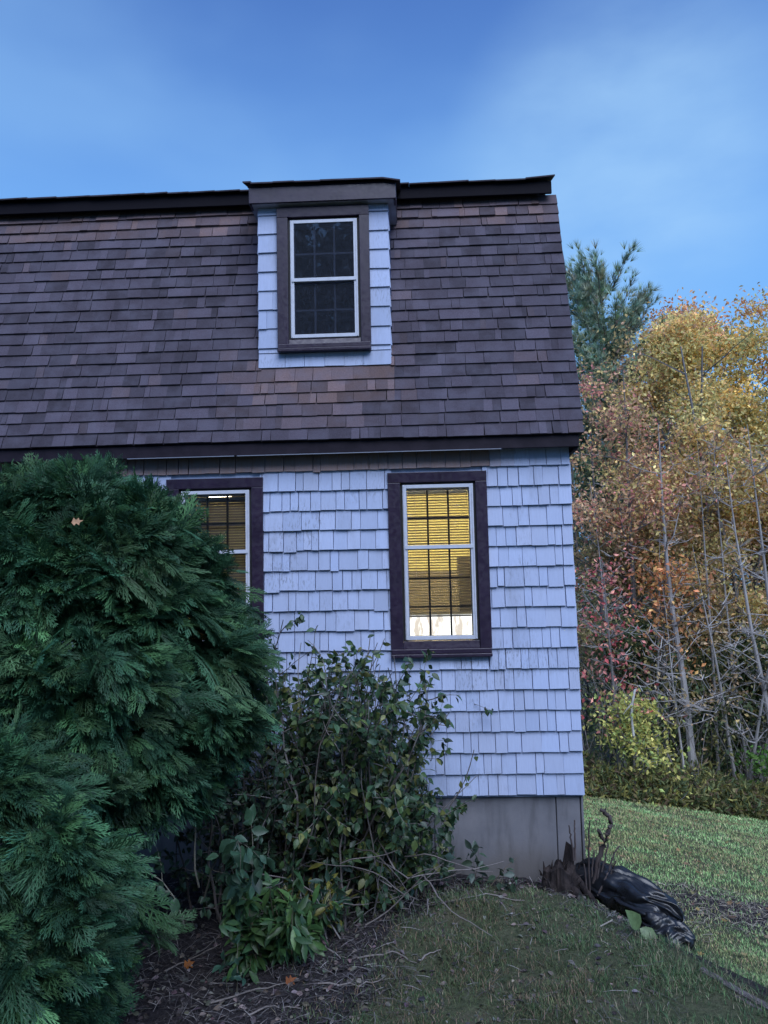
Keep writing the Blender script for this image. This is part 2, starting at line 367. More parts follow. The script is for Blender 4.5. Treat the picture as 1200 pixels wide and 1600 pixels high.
# ------------------------------------------------------------------ house
XR, XL, DEPTH = 1.47, -8.0, 7.2
house = empty('house', (0, 0, 0))
tag(house, 'grey shingled gambrel house with brown roof, dormer and one lit window', 'house')
WIN_R = dict(x0=-0.216, x1=0.699, z0=2.05, z1=3.742, sx0=-0.080, sx1=0.571, sz0=2.205, sz1=3.626, zm=3.048)
WIN_L = dict(x0=-2.288, x1=-1.378, z0=2.05, z1=3.735, sx0=-2.150, sx1=-1.509, sz0=2.205, sz1=3.620, zm=3.045)
DX0, DX1, DY, DZ0, DZ1 = -1.420, -0.161, 0.040, 4.800, 6.39
WIN_D = dict(x0=-1.236, x1=-0.342, z0=4.935, z1=6.362, sx0=-1.108, sx1=-0.459, sz0=5.072, sz1=6.240, zm=5.640)
def wall_with_holes(xa, xb, za, zb, ya, yb, wins):
    m = MB(); x = xa
    for w in sorted(wins, key=lambda w: w['x0']):
        h0, h1, k0, k1 = w['sx0']-0.03, w['sx1']+0.03, w['sz0']-0.03, w['sz1']+0.03
        m.box(x, h0, ya, yb, za, zb); m.box(h0, h1, ya, yb, za, k0); m.box(h0, h1, ya, yb, k1, zb); x = h1
    m.box(x, xb, ya, yb, za, zb); return m
wall = wall_with_holes(XL, XR, 0.80, 3.97, 0.004, 0.14, [WIN_L, WIN_R]).build('wall', 'painted_shingle', house)

# foundation: poured panels with form joints
fnd = MB().box(XL, XR-0.012, 0.045, 0.30, -2.2, 0.799).build('foundation', 'concrete', house)
xs = [XL, -4.6, -3.4, -2.2, -1.0, 0.135, 1.225, XR-0.03]
for a, b in zip(xs[:-1], xs[1:]):
    MB().box(a+0.004, b-0.004, 0.022+random.uniform(-.004, .004), 0.044, -1.6, 0.795).build('concrete_panel', 'concrete', fnd, bevel=0.006)
MB().box(XR-0.024, XR-0.002, 0.016, 0.40, -2.2, 0.797).build('corner_skim', 'concrete', fnd, bevel=0.006)
MB().box(XR-0.16, XR-0.010, 0.31, DEPTH, -3.2, 0.798).build('side_foundation', 'concrete', fnd)

# gable side and back, so that the house is closed
m = MB()
m.add([(XR, 0.14, 0.80), (XR, DEPTH, 0.80), (XR, DEPTH+0.0, 4.05), (XR, DEPTH-0.62, 6.74), (XR, DEPTH/2, 8.0), (XR, 0.62, 6.74), (XR, 0.14, 4.2)], [[0, 1, 2, 3, 4, 5, 6]])
m.add([(XL, 0.14, 0.80), (XL, DEPTH, 0.80), (XL, DEPTH+0.0, 4.05), (XL, DEPTH-0.62, 6.74), (XL, DEPTH/2, 8.0), (XL, 0.62, 6.74), (XL, 0.14, 4.2)], [[6, 5, 4, 3, 2, 1, 0]])
m.box(XL, XR, DEPTH-0.1, DEPTH-0.003, 0.80, 4.05)
m.build('gable_wall', 'painted_shingle', house)

# wall shingles
EXPO = 0.1848
def shingle_hexa(x0, x1, zb, zt, yb, yt, yback):
    j = [random.uniform(-.0022, .0022) for _ in range(4)]
    return [(x0+j[0], yb, zb+j[2]), (x1+j[1], yb, zb+j[3]), (x1+j[1], yback, zb), (x0+j[0], yback, zb), (x0, yt, zt), (x1, yt, zt), (x1, yback, zt), (x0, yback, zt)]
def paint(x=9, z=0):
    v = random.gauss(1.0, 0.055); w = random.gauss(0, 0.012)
    if z > 3.74 and x < 0.95:                                # top course: brown, with the eave's shade painted into the tint
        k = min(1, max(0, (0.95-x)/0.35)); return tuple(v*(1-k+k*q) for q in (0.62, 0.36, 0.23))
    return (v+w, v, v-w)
cands = []
def siding_rows(x_lo, x_hi, z_lo, n, y, wins, zcap):
    rnd = random.Random(5)
    for r in range(n):
        zb = z_lo + r*EXPO; zt = min(zb + EXPO + 0.018, zcap)
        x = x_hi + rnd.uniform(0.004, 0.012)
        first = True
        while x > x_lo:
            w = rnd.choice([rnd.uniform(.065, .10), rnd.uniform(.10, .15), rnd.uniform(.12, .18)])
            if first and w < 0.08: w = 0.1
            a, b = x-w, x - rnd.uniform(.003, .008)
            x -= w; first = False
            zz = zb + rnd.gauss(0, 0.0022) - (0.012 if rnd.random() < 0.03 else 0)
            segs = [(a, b, zz, zt)]
            for W in wins:
                if zt > W['z0']+0.04 and zz < W['z1']-0.02:
                    out = []
                    for (p, q, u, v) in segs:
                        lo, hi = W['x0']+0.035, W['x1']-0.035
                        if q <= lo or p >= hi: out.append((p, q, u, v)); continue
                        if p < lo - 0.012: out.append((p, lo, u, v))
                        if q > hi + 0.012: out.append((hi, q, u, v))
                        if u < W['z0'] - 0.02: out.append((max(p, lo+.001), min(q, hi-.001), u, W['z0']+0.01))
                    segs = out
            for (p, q, u, v) in segs:
                if q-p > 0.012 and v-u > 0.02: cands.append((p, q, u, v, y + rnd.uniform(-.004, .003)))
siding_rows(-5.2, XR, 0.826, 17, 0.0, [WIN_L, WIN_R], 3.955)
def seen(c):
    p, q, u, v, y = c; xm = (p+q)/2
    if xm < -1.40: return 10 - xm
    if u < 1.9 and xm < 0.05: return 6 - xm - u*0.2
    return -(q-p)
cands.sort(key=seen)
for i, (p, q, u, v, y) in enumerate(cands[:300]):
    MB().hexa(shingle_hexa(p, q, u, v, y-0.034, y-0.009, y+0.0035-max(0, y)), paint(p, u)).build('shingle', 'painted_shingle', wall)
m = MB()
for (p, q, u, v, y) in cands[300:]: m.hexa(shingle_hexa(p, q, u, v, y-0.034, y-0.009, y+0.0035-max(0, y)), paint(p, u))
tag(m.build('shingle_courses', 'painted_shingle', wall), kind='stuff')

# ---- roof: steep lower slope with laminated shingles, tab by tab
RB = np.array([0, -0.165, 4.045]); RT = np.array([0, 0.615, 6.70])
SL = np.linalg.norm(RT-RB); SD = (RT-RB)/SL; RN = np.array([0, -SD[2], SD[1]])
RX1, RX0 = 1.578, -8.2
def rp(x, u, n): return (x, *(RB + SD*u + RN*n)[1:])
m = MB(); m.hexa([rp(RX0, 0.0, -0.004), rp(RX1-0.012, 0.0, -0.004), rp(RX1-0.012, 0.0, -0.06), rp(RX0, 0.0, -0.06), rp(RX0, SL, -0.004), rp(RX1-0.012, SL, -0.004), rp(RX1-0.012, SL, -0.06), rp(RX0, SL, -0.06)])
roof = m.build('roof', 'dark_trim', house)
rows = 22; RE = SL/rows
tabs = []
rr = random.Random(21)
def roof_tint(x, z, r):
    v = rr.choice([0.62, 0.78, 0.9, 1.0, 1.05, 1.15, 1.35])*rr.uniform(0.92, 1.08)
    c = np.array((0.061, 0.051, 0.070))*v
    br = 0.0
    if -1.50 < x < -0.12 and 4.32 < z < 4.90: br = rr.uniform(0.5, 0.95)
    elif -1.75 < x < 0.1 and 4.15 < z < 5.0: br = rr.uniform(0.0, 0.4)
    if r >= rows-3: br = max(br, rr.uniform(0.2, 0.85))
    if rr.random() < 0.04: br = max(br, 0.25)
    return c*(1-br) + np.array((0.150, 0.098, 0.094))*v*br
for r in range(rows):
    x = RX1 + rr.uniform(0, 0.004); ph = rr.uniform(0, 6)
    while x > RX0:
        w = rr.choice([rr.uniform(.05, .09), rr.uniform(.11, .17), rr.uniform(.15, .24)])
        a, b = x-w, x; x -= w
        u0 = r*RE + 0.006*math.sin(a*1.1+ph) + rr.gauss(0, 0.0015); u1 = min((r+1)*RE + 0.03, SL)
        z = (RB + SD*u0)[2]; zt = (RB+SD*u1)[2]
        segs = [(a, b, u1)]
        if zt > DZ0 + 0.004:
            out = []
            for (p, q, ut) in segs:
                if q < DX0-0.004 or p > DX1+0.004: out.append((p, q, ut)); continue
                if p < DX0-0.012: out.append((p, DX0-.001, ut))
                if q > DX1+0.012: out.append((DX1+.001, q, ut))
                if z < DZ0 - 0.03: out.append((max(p, DX0), min(q, DX1), (DZ0-RB[2])/SD[2]+0.005))
            segs = out
        for (p, q, ut) in segs:
            if q-p > 0.006: tabs.append((r, p, q, u0, ut, rr.choice([0.0, 0.0, 0.004]), roof_tint((p+q)/2, z, r)))
def tab_hexa(t):
    r, p, q, u0, u1, lift, c = t
    k = rr.uniform(-.007, .007)
    w = 0.004*vnoise(np.array(p*3.0), np.array(r*1.7), seed=3)
    p0, q0 = p+0.0012, q-0.0012
    th = 0.020 + lift + w + (rr.uniform(0.0, 0.012) if r >= rows-2 else 0)
    return [rp(p0+k, u0, th), rp(q0+k, u0, th), rp(q0+k, u0, -0.001), rp(p0+k, u0, -0.001), rp(p0, u1, 0.003), rp(q0, u1, 0.003), rp(q0, u1, -0.002), rp(p0, u1, -0.002)]
inview = [t for t in tabs if t[1] > -4.0]
big = inview[:300]; ids = set(map(id, big))
for tb in big: MB().hexa(tab_hexa(tb), tb[6]).build('roof_shingle', 'roof_shingle', roof)
m = MB()
for tb in tabs:
    if id(tb) not in ids: m.hexa(tab_hexa(tb), tb[6])
tag(m.build('roof_shingle_courses', 'roof_shingle', roof), kind='stuff')

# eave: fascia, soffit, flashing strip
MB().box(RX0, XR+0.065, -0.150, -0.118, 3.925, 4.038).build('fascia', 'dark_trim', house, bevel=0.004)
MB().box(RX0, XR+0.02, -0.117, 0.02, 3.957, 3.972).build('soffit', 'soffit', house)
MB().box(XR+0.022, XR+0.062, -0.117, 0.55, 3.90, 4.03).build('rake_return', 'dark_trim', house, bevel=0.004)
m = MB().hexa([rp(RX1-0.045, 0.02, -0.062), rp(RX1-0.016, 0.02, -0.062), rp(RX1-0.016, 0.02, -0.17), rp(RX1-0.045, 0.02, -0.17), rp(RX1-0.045, SL, -0.062), rp(RX1-0.016, SL, -0.062), rp(RX1-0.016, SL, -0.17), rp(RX1-0.045, SL, -0.17)])
m.build('rake_board', 'dark_trim', house)
for a, b in ((-2.62, -1.62), (-1.595, 0.83)):
    MB().box(a, b, -0.156, -0.151, 3.919, 3.926).build('drip_edge', 'galvanised', house)

# top of the slope: fascia and overhanging shingle edge of the upper roof
MB().box(RX0, DX0-0.001, 0.50, 0.53, 6.665, 6.790).build('ridge_fascia', 'ridge_trim', house, bevel=0.004)
MB().box(DX1+0.001, XR+0.045, 0.50, 0.53, 6.665, 6.790).build('ridge_fascia', 'ridge_trim', house, bevel=0.004)
m = MB()
for k in range(2):
    s = 1 if k == 0 else -1
    ya, yb = (0.53, DEPTH/2) if k == 0 else (DEPTH-0.53, DEPTH/2)
    m.hexa([(RX0, ya, 6.72), (XR+0.05, ya, 6.72), (XR+0.05, yb, 7.95), (RX0, yb, 7.95), (RX0, ya, 6.794), (XR+0.05, ya, 6.794), (XR+0.05, yb, 8.03), (RX0, yb, 8.03)])
m.hexa([(RX0, DEPTH+0.1, 4.04), (XR+0.05, DEPTH+0.1, 4.04), (XR+0.05, DEPTH-0.62, 6.78), (RX0, DEPTH-0.62, 6.78), (RX0, DEPTH+0.15, 4.06), (XR+0.05, DEPTH+0.15, 4.06), (XR+0.05, DEPTH-0.55, 6.72), (RX0, DEPTH-0.55, 6.72)])
uproof = m.build('upper_roof', 'dark_trim', house)
x = XR + 0.075; k = 0
while x > RX0:
    w = rr.uniform(0.22, 0.36); a = x-w
    if not (DX0-0.02 < (a+x)/2 < DX1+0.02):
        lift = rr.uniform(0, 0.008) + (0.018 if k == 0 else 0); y0 = 0.455 + rr.uniform(-.006, .006)
        MB().hexa([(a+.001, y0, 6.794+lift*.3), (x, y0, 6.796+lift), (x, 0.90, 6.94), (a+.001, 0.90, 6.94), (a+.001, y0, 6.808+lift*.3), (x, y0, 6.810+lift), (x, 0.90, 6.955), (a+.001, 0.90, 6.955)], np.array((.030, .024, .032))*rr.uniform(.7, 1.2)).build('edge_shingle', 'roof_shingle', uproof)
    x = a; k += 1

# ---- dormer
m = wall_with_holes(DX0+0.004, DX1-0.004, DZ0, DZ1, DY+0.028, DY+0.10, [WIN_D])
m.add([(DX0+.004, DY+.10, DZ0+.05), (DX0+.004, 0.75, DZ1), (DX0+.004, DY+.10, DZ1)], [[0, 1, 2]])
m.add([(DX1-.004, DY+.10, DZ0+.05), (DX1-.004, DY+.10, DZ1), (DX1-.004, 0.75, DZ1)], [[0, 1, 2]])
dormer = m.build('dormer', 'painted_shingle', house)
DE = 0.1895
for r in range(9):
    zb = DZ0 + r*DE + (0 if r else -0.004); zt = min(zb+DE+0.012, DZ1-.002)
    if zb > DZ1-0.03: break
    cols = [(DX0-0.006, WIN_D['x0']+0.03), (WIN_D['x1']-0.03, DX1+0.006)]
    if r == 0:
        xx = [DX0-0.006, -1.17, -0.985, -0.79, -0.605, -0.425, DX1+0.006]; cols = list(zip(xx[:-1], xx[1:]))
    if r in (2, 3):
        s = -1.285 if r == 3 else -1.345; cols = [(DX0-.006, s), (s, WIN_D['x0']+.03), cols[1]]
    for (a, b) in cols:
        top = zt if (b <= WIN_D['x0']+.04 or a >= WIN_D['x1']-.04) and r else (WIN_D['z0']+0.012 if r == 0 else zt)
        MB().hexa(shingle_hexa(a+.0015, b-.0015, zb+random.gauss(0, .002), top, DY-.002+random.uniform(-.003, .003), DY+.014, DY+.027), paint()).build('shingle', 'painted_shingle', dormer)
    # end corners of row 0 run up beside the casing
    if r == 0:
        for (a, b) in ((DX0-.004, WIN_D['x0']+.028), (WIN_D['x1']-.028, DX1+.004)):
            MB().hexa(shingle_hexa(a, b, WIN_D['z0']+.008, DZ0+DE+.012, DY+.006, DY+.014, DY+.027), (1, 1, 1)).build('shingle', 'painted_shingle', dormer)
    for xs_, sg in ((DX1-.003, 1), (DX0+.003, -1)):        # cheeks
        yend = RB[1] + SD[1]/SD[2]*(zb-RB[2]) + 0.05
        if yend > DY+0.05:
            b = 0.020*sg; f = 0.007*sg
            p = [(xs_, DY+.03, zb), (xs_, yend+.04, zb), (xs_+b, yend+.04, zb), (xs_+b, DY+.03, zb), (xs_, DY+.03, zt), (xs_, yend+.05, zt), (xs_+f, yend+.05, zt), (xs_+f, DY+.03, zt)]
            MB().hexa(p, paint()).build('cheek_shingle', 'painted_shingle', dormer)
FX0, FX1, FY = -1.492, -0.075, -0.055
MB().box(FX0, FX1, FY, FY+0.025, 6.390, 6.546).build('dormer_fascia', 'brown_trim', dormer, bevel=0.004)
MB().box(FX0+.004, FX1-.004, FY+0.026, 0.62, 6.392, 6.405).build('dormer_soffit', 'soffit', dormer)
for xa, xb in ((FX0-.002, FX0+.024), (FX1-.024, FX1+.002)):
    MB().hexa([(xa, FY+.026, 6.383), (xb, FY+.026, 6.383), (xb, 0.62, 6.428), (xa, 0.62, 6.428), (xa, FY+.026, 6.545), (xb, FY+.026, 6.545), (xb, 0.62, 6.758), (xa, 0.62, 6.758)]).build('dormer_rake', 'brown_trim', dormer, bevel=0.004)
m = MB().hexa([(FX0-.01, FY-.0, 6.548), (FX1+.01, FY, 6.548), (FX1+.01, 0.95, 6.918), (FX0-.01, 0.95, 6.918), (FX0-.01, FY, 6.562), (FX1+.01, FY, 6.562), (FX1+.01, 0.95, 6.933), (FX0-.01, 0.95, 6.933)])
m.build('dormer_roof_deck', 'dark_trim', dormer)
x = FX1+0.045; k = 0
while x > FX0-0.05:
    w = rr.uniform(0.16, 0.30); a = max(x-w, FX0-0.052); l = rr.uniform(0, .006) + (.012 if a < FX0 else 0)
    d = -0.03 if k == 0 else 0.0
    MB().hexa([(a+.001, FY-.042, 6.564+l), (x, FY-.042, 6.564+l+d), (x, 0.95, 6.938+d), (a+.001, 0.95, 6.938), (a+.001, FY-.042, 6.578+l), (x, FY-.042, 6.578+l+d), (x, 0.95, 6.953+d), (a+.001, 0.95, 6.953)], np.array((.036, .028, .038))*rr.uniform(.7, 1.2)).build('dormer_roof_shingle', 'roof_shingle', dormer)
    x = a; k += 1

# ---- windows
def window(W, y, mun, dark, label, blind=None, glass='glass', low_rows=2):
    w = empty('window', ((W['x0']+W['x1'])/2, y, W['z0'])); w.parent = house; w['label'] = label
    inv = Vector(w.location)
    def B(name, mb, mat, bevel=0, kind=None):
        o = mb.build(name, mat, w, bevel); o.matrix_parent_inverse = Matrix.Translation(-inv)
        if kind: o['kind'] = kind
        return o
    x0, x1, z0, z1, s0, s1, t0, t1, zm = (W[k] for k in ('x0', 'x1', 'z0', 'z1', 'sx0', 'sx1', 'sz0', 'sz1', 'zm'))
    yf = y-0.046
    # casing: side boards, head board, inner stops, moulded sill
    B('casing', MB().box(x0, s0-0.022, yf, y+.020, z0+0.075, z1-0.095), 'brown_trim', .004)
    B('casing', MB().box(s1+0.022, x1, yf, y+.020, z0+0.075, z1-0.095), 'brown_trim', .004)
    B('casing', MB().hexa([(x0, yf-.001, z1-.0945), (x1, yf-.001, z1-.0945), (x1, y+.02, z1-.0945), (x0, y+.02, z1-.0945), (x0, yf-.005, z1), (x1, yf-.005, z1), (x1, y+.02, z1), (x0, y+.02, z1)]), 'brown_trim', .004)
    B('sill', MB().box(x0+.004, x1-.004, yf-.018, y+.02, z0+.030, z0+.0745), 'brown_trim', .006)
    B('sill_apron', MB().box(x0+.001, x1-.001, yf-.030, y+.02, z0-.002, z0+.0295), 'brown_trim', .006)
    B('stool', MB().hexa([(s0-.02, yf+.006, z0+.075), (s1+.02, yf+.006, z0+.075), (s1+.02, y+.03, z0+.075), (s0-.02, y+.03, z0+.075), (s0-.02, yf+.018, t0-.012), (s1+.02, yf+.018, t0-.012), (s1+.02, y+.03, t0-.004), (s0-.02, y+.03, t0-.004)]), 'brown_trim', .003)
    B('reveal', MB().box(s0-.0215, s0-.003, yf+.026, y+.1, t0-.01, t1+.02).box(s1+.003, s1+.0215, yf+.026, y+.1, t0-.01, t1+.02).box(s0-.0025, s1+.0025, yf+.026, y+.1, t1+.003, t1+.02), 'gap_black')
    # storm frame
    fw = 0.036; yo, yi = yf+.010, yf+.034
    B('storm_frame', MB().box(s0, s0+fw, yo, yi, t0, t1).box(s1-fw, s1, yo, yi, t0, t1).box(s0+fw, s1-fw, yo, yi, t1-fw*.9, t1).box(s0+fw, s1-fw, yo, yi, t0, t0+fw*.95)
      .box(s0+.006, s0+.016, yo-.006, yo-.0005, t0+.004, t1-.004).box(s1-.016, s1-.006, yo-.006, yo-.0005, t0+.004, t1-.004), 'white_metal', .0025)
    B('meeting_rail', MB().box(s0+.012, s1-.012, yo-.010, yo-.0065, zm-.017, zm+.017).box(s0+fw, s1-fw, yo-.006, yi, zm-.015, zm+.015), 'white_metal', .002)
    gx0, gx1 = s0+fw, s1-fw
    B('pane', MB().box(gx0, gx1, yi-.016, yi-.013, zm+.015, t1-fw*.9), glass)
    B('pane', MB().box(gx0, gx1, yi-.008, yi-.005, t0+fw*.95, zm-.015), glass)
    # inner sash with glazing bars
    ys = y+.022 if dark else y+.045
    B('sash', MB().box(s0-.01, gx0+.004, ys, ys+.03, t0-.01, t1+.01).box(gx1-.004, s1+.01, ys, ys+.03, t0-.01, t1+.01).box(gx0+.004, gx1-.004, ys, ys+.03, t1-fw*1.25, t1+.01).box(gx0+.004, gx1-.004, ys, ys+.03, t0-.01, t0+fw*.9), 'muntin_white' if dark else 'white_metal')
    B('sash_rail', MB().box(gx0+.004, gx1-.004, ys-.004, ys+.034, zm-.022, zm+.012), mun)
    zs = [(zm+.012, t1-fw*1.25, 2), (t0+fw*.9, zm-.022, low_rows)]
    for (a, b, nr) in zs:
        for k in (1, 2):
            x = gx0 + (gx1-gx0)*k/3; B('muntin', MB().box(x-.0085, x+.0085, ys+.002, ys+.024, a, b), mun)
        for k in range(1, nr):
            z = a + (b-a)*k/nr; B('muntin', MB().box(gx0+.005, gx1-.005, ys+.004, ys+.022, z-.008, z+.008), mun)
    if blind:
        yb = y+.115; zt, zb, pitch, tilt, mat = blind['top'], blind['bottom'], 0.0255, blind['tilt'], blind['mat']
        B('blind_head_rail', MB().box(gx0+.004, gx1-.004, yb-.02, yb+.02, zt, zt+.03), 'white_metal')
        m = MB(); z = zt - 0.012; q = random.Random(3); ladder = blind.get('ladder')
        segs = [(gx0+.004, gx1-.004)]
        if ladder:
            e = [gx0+.004] + [v for xx in ladder for v in (xx-.005, xx+.005)] + [gx1-.004]; segs = list(zip(e[::2], e[1::2]))
        while z > zb+0.05:
            tl = tilt + q.gauss(0, 0.06); hw = 0.0125
            dy, dz = hw*math.cos(tl), hw*math.sin(tl)
            for (a, b) in segs:
                m.hexa([(a, yb-dy, z-dz), (b, yb-dy, z-dz), (b, yb+dy, z+dz), (a, yb+dy, z+dz), (a, yb-dy, z-dz+.001), (b, yb-dy, z-dz+.001), (b, yb+dy, z+dz+.001), (a, yb+dy, z+dz+.001)])
            z -= pitch
        for k in range(7):                                  # stacked slats on the bottom rail
            m.box(gx0+.004, gx1-.004, yb-.0125, yb+.0125, zb+.014+k*.005, zb+.016+k*.005)
        B('blind', m, mat, 0, 'stuff')
        B('blind_bottom_rail', MB().box(gx0+.004, gx1-.004, yb-.012, yb+.012, zb, zb+.012), mat)
        B('blind_cord', MB().box(gx0+.075, gx0+.078, yb-.024, yb-.021, zt-.8, zt), 'muntin_white')
    return w
window(WIN_R, 0.0, 'muntin_dark', False, 'lit window with yellow glow behind raised slat blind', dict(top=3.555, bottom=2.405, tilt=-0.42, mat='blind_slat'), low_rows=3)
window(WIN_L, 0.0, 'muntin_dark', False, 'darker window with closed blind half hidden by the evergreen', dict(top=3.545, bottom=2.26, tilt=1.05, mat='blind_slat_closed', ladder=(-2.045, -1.565)))
window(WIN_D, DY+0.012, 'muntin_white', True, 'dark dormer window reflecting trees', glass='screened_glass')

# rooms behind the windows
def room(xa, xb, ya, yb, za, zb, mat):
    MB().box(xa, xa+.02, ya, yb, za, zb).box(xb-.02, xb, ya, yb, za, zb).box(xa+.02, xb-.02, yb-.02, yb, za, zb).box(xa+.02, xb-.02, ya, yb-.02, zb-.02, zb).box(xa+.02, xb-.02, ya, yb-.02, za, za+.02).build('interior_wall', mat, house)
room(-1.20, 1.36, 0.145, 3.4, 1.0, 3.93, 'room_paint')
room(-3.6, -1.22, 0.145, 3.4, 1.0, 3.93, 'room_paint')
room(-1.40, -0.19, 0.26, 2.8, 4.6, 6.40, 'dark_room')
def ceiling_lamp(x, y, z, mat):
    m = MB().tube([(x, y, z-.12), (x, y, z-.10), (x, y, z-.04), (x, y, z-.02)], [.06, .13, .15, .12], 16)
    return m.build('ceiling_lamp', mat, house)
ceiling_lamp(0.25, 1.5, 3.91, 'bulb'); ceiling_lamp(-2.4, 2.4, 3.91, 'bulb_weak')
MB().box(-0.5, 1.05, 2.55, 2.60, 2.02, 2.315).build('added_glow_panel', 'added_glow', house)  # added glowing panel, stands in for the bright strip under the blind
MB().box(-0.6, 1.1, 2.45, 3.0, 1.02, 2.0).build('cabinet', 'wood_furniture', house)
MB().box(-1.1, 1.2, 2.50, 2.9, 2.33, 2.86).build('cabinet', 'wood_furniture', house)
MB().box(0.46, 0.92, 0.7, 1.0, 2.42, 2.98).build('cabinet', 'wood_furniture', house)

# ------------------------------------------------------------------ plant tools
def leaf_template(kind='ovate'):
    if kind == 'ovate':       # pointed oval, folded along the midrib, tip bent down
        prof = [(0.0, 0.0), (0.18, 0.20), (0.45, 0.30), (0.75, 0.18), (1.0, 0.0)]
    elif kind == 'lance':
        prof = [(0.0, 0.0), (0.2, 0.10), (0.5, 0.16), (0.8, 0.09), (1.0, 0.0)]
    V, Fc = [], []
    for (x, w) in prof:
        z = -0.22*x*x
        V += [(x, w, z+0.30*w), (x, 0, z), (x, -w, z+0.30*w)]
    for i in range(len(prof)-1):
        a, b = 3*i, 3*i+3
        Fc += [[a+1, b+1, b, a], [a+2, b+2, b+1, a+1]]
    return np.array(V, float), np.array(Fc)
def maple_template():
    a = [(0.02, 0), (.25, .42), (.40, .18), (.62, .40), (.66, .14), (1.0, 0), (.66, -.14), (.62, -.40), (.40, -.18), (.25, -.42)]
    V = [(0.4, 0, -.04)] + [(x, y, 0.10*abs(y) + 0.05*math.sin(7*x)) for x, y in a]; n = len(a)
    return np.array(V, float), np.array([[0, 1+i, 1+(i+1) % n] for i in range(n)])
KITE_V = np.array([(0, 0, 0), (.45, .30, .08), (1, 0, -.10), (.45, -.30, .08)], float); KITE_F = np.array([[0, 1, 2], [0, 2, 3]])
def spray_template(seed, n=9, sub=3):
    """flat fern-like conifer spray along +X, length 1"""
    q = random.Random(seed); V, Fc = [], []
    def blade(p, d, L, w, z0, z1):
        d = np.array(d)/math.hypot(*d); nn = np.array([-d[1], d[0]]); i = len(V); p = np.array(p)
        a, b, c, e = p - nn*w*.45, p + d*L*.55 + nn*w*.5, p + d*L, p + d*L*.55 - nn*w*.5
        zm = (z0+z1)/2
        V.extend([(p[0], p[1], z0), (*b, zm+.006), (*c, z1), (*e, zm-.006)]); Fc.append([i, i+3, i+2, i+1])
    def zf(x, y): return -0.30*x*x - 0.35*abs(y)**1.5 + q.uniform(-.012, .012)
    blade((0, 0), (1, 0), 1.0, 0.045, 0, zf(1, 0))
    for k in range(n):
        t = 0.10 + 0.86*k/(n-1)
        for s in (-1, 1):
            L = (0.50*math.sin(math.pi*min(1, 0.18+0.80*(1-t)))**0.8 + 0.06)*q.uniform(.8, 1.15)
            ang = math.radians(q.uniform(36, 50)); d = (math.cos(ang), s*math.sin(ang)); p = (t + q.uniform(-.02, .02), 0)
            e = (p[0]+d[0]*L, p[1]+d[1]*L)
            blade(p, d, L, 0.044, zf(*p), zf(*e))
            for j in range(sub):
                u = (j+0.7)/(sub+.5)
                if L*(1-u) < .06: continue
                b0 = (p[0]+d[0]*L*u, p[1]+d[1]*L*u)
                for s2 in (-1, 1):
                    a2 = ang*s + s2*math.radians(q.uniform(28, 42)); d2 = (math.cos(a2), math.sin(a2)); L2 = L*(1-u)*.55+.035
                    blade(b0, d2, L2, 0.032, zf(*b0), zf(b0[0]+d2[0]*L2, b0[1]+d2[1]*L2))
    V = np.array(V, float); return V, np.array(Fc)
def grow(base, d, L, seg, wander, trop, rs):
    """one woody axis: random-walk polyline; trop bends it towards +z (or down when negative)"""
    P = [np.array(base, float)]; d = np.array(d, float)/np.linalg.norm(d); n = max(3, int(L/seg))
    for i in range(n):
        d = d + rs.normal(size=3)*wander + np.array([0, 0, trop]); d /= np.linalg.norm(d); P.append(P[-1] + d*L/n)
    return np.array(P)

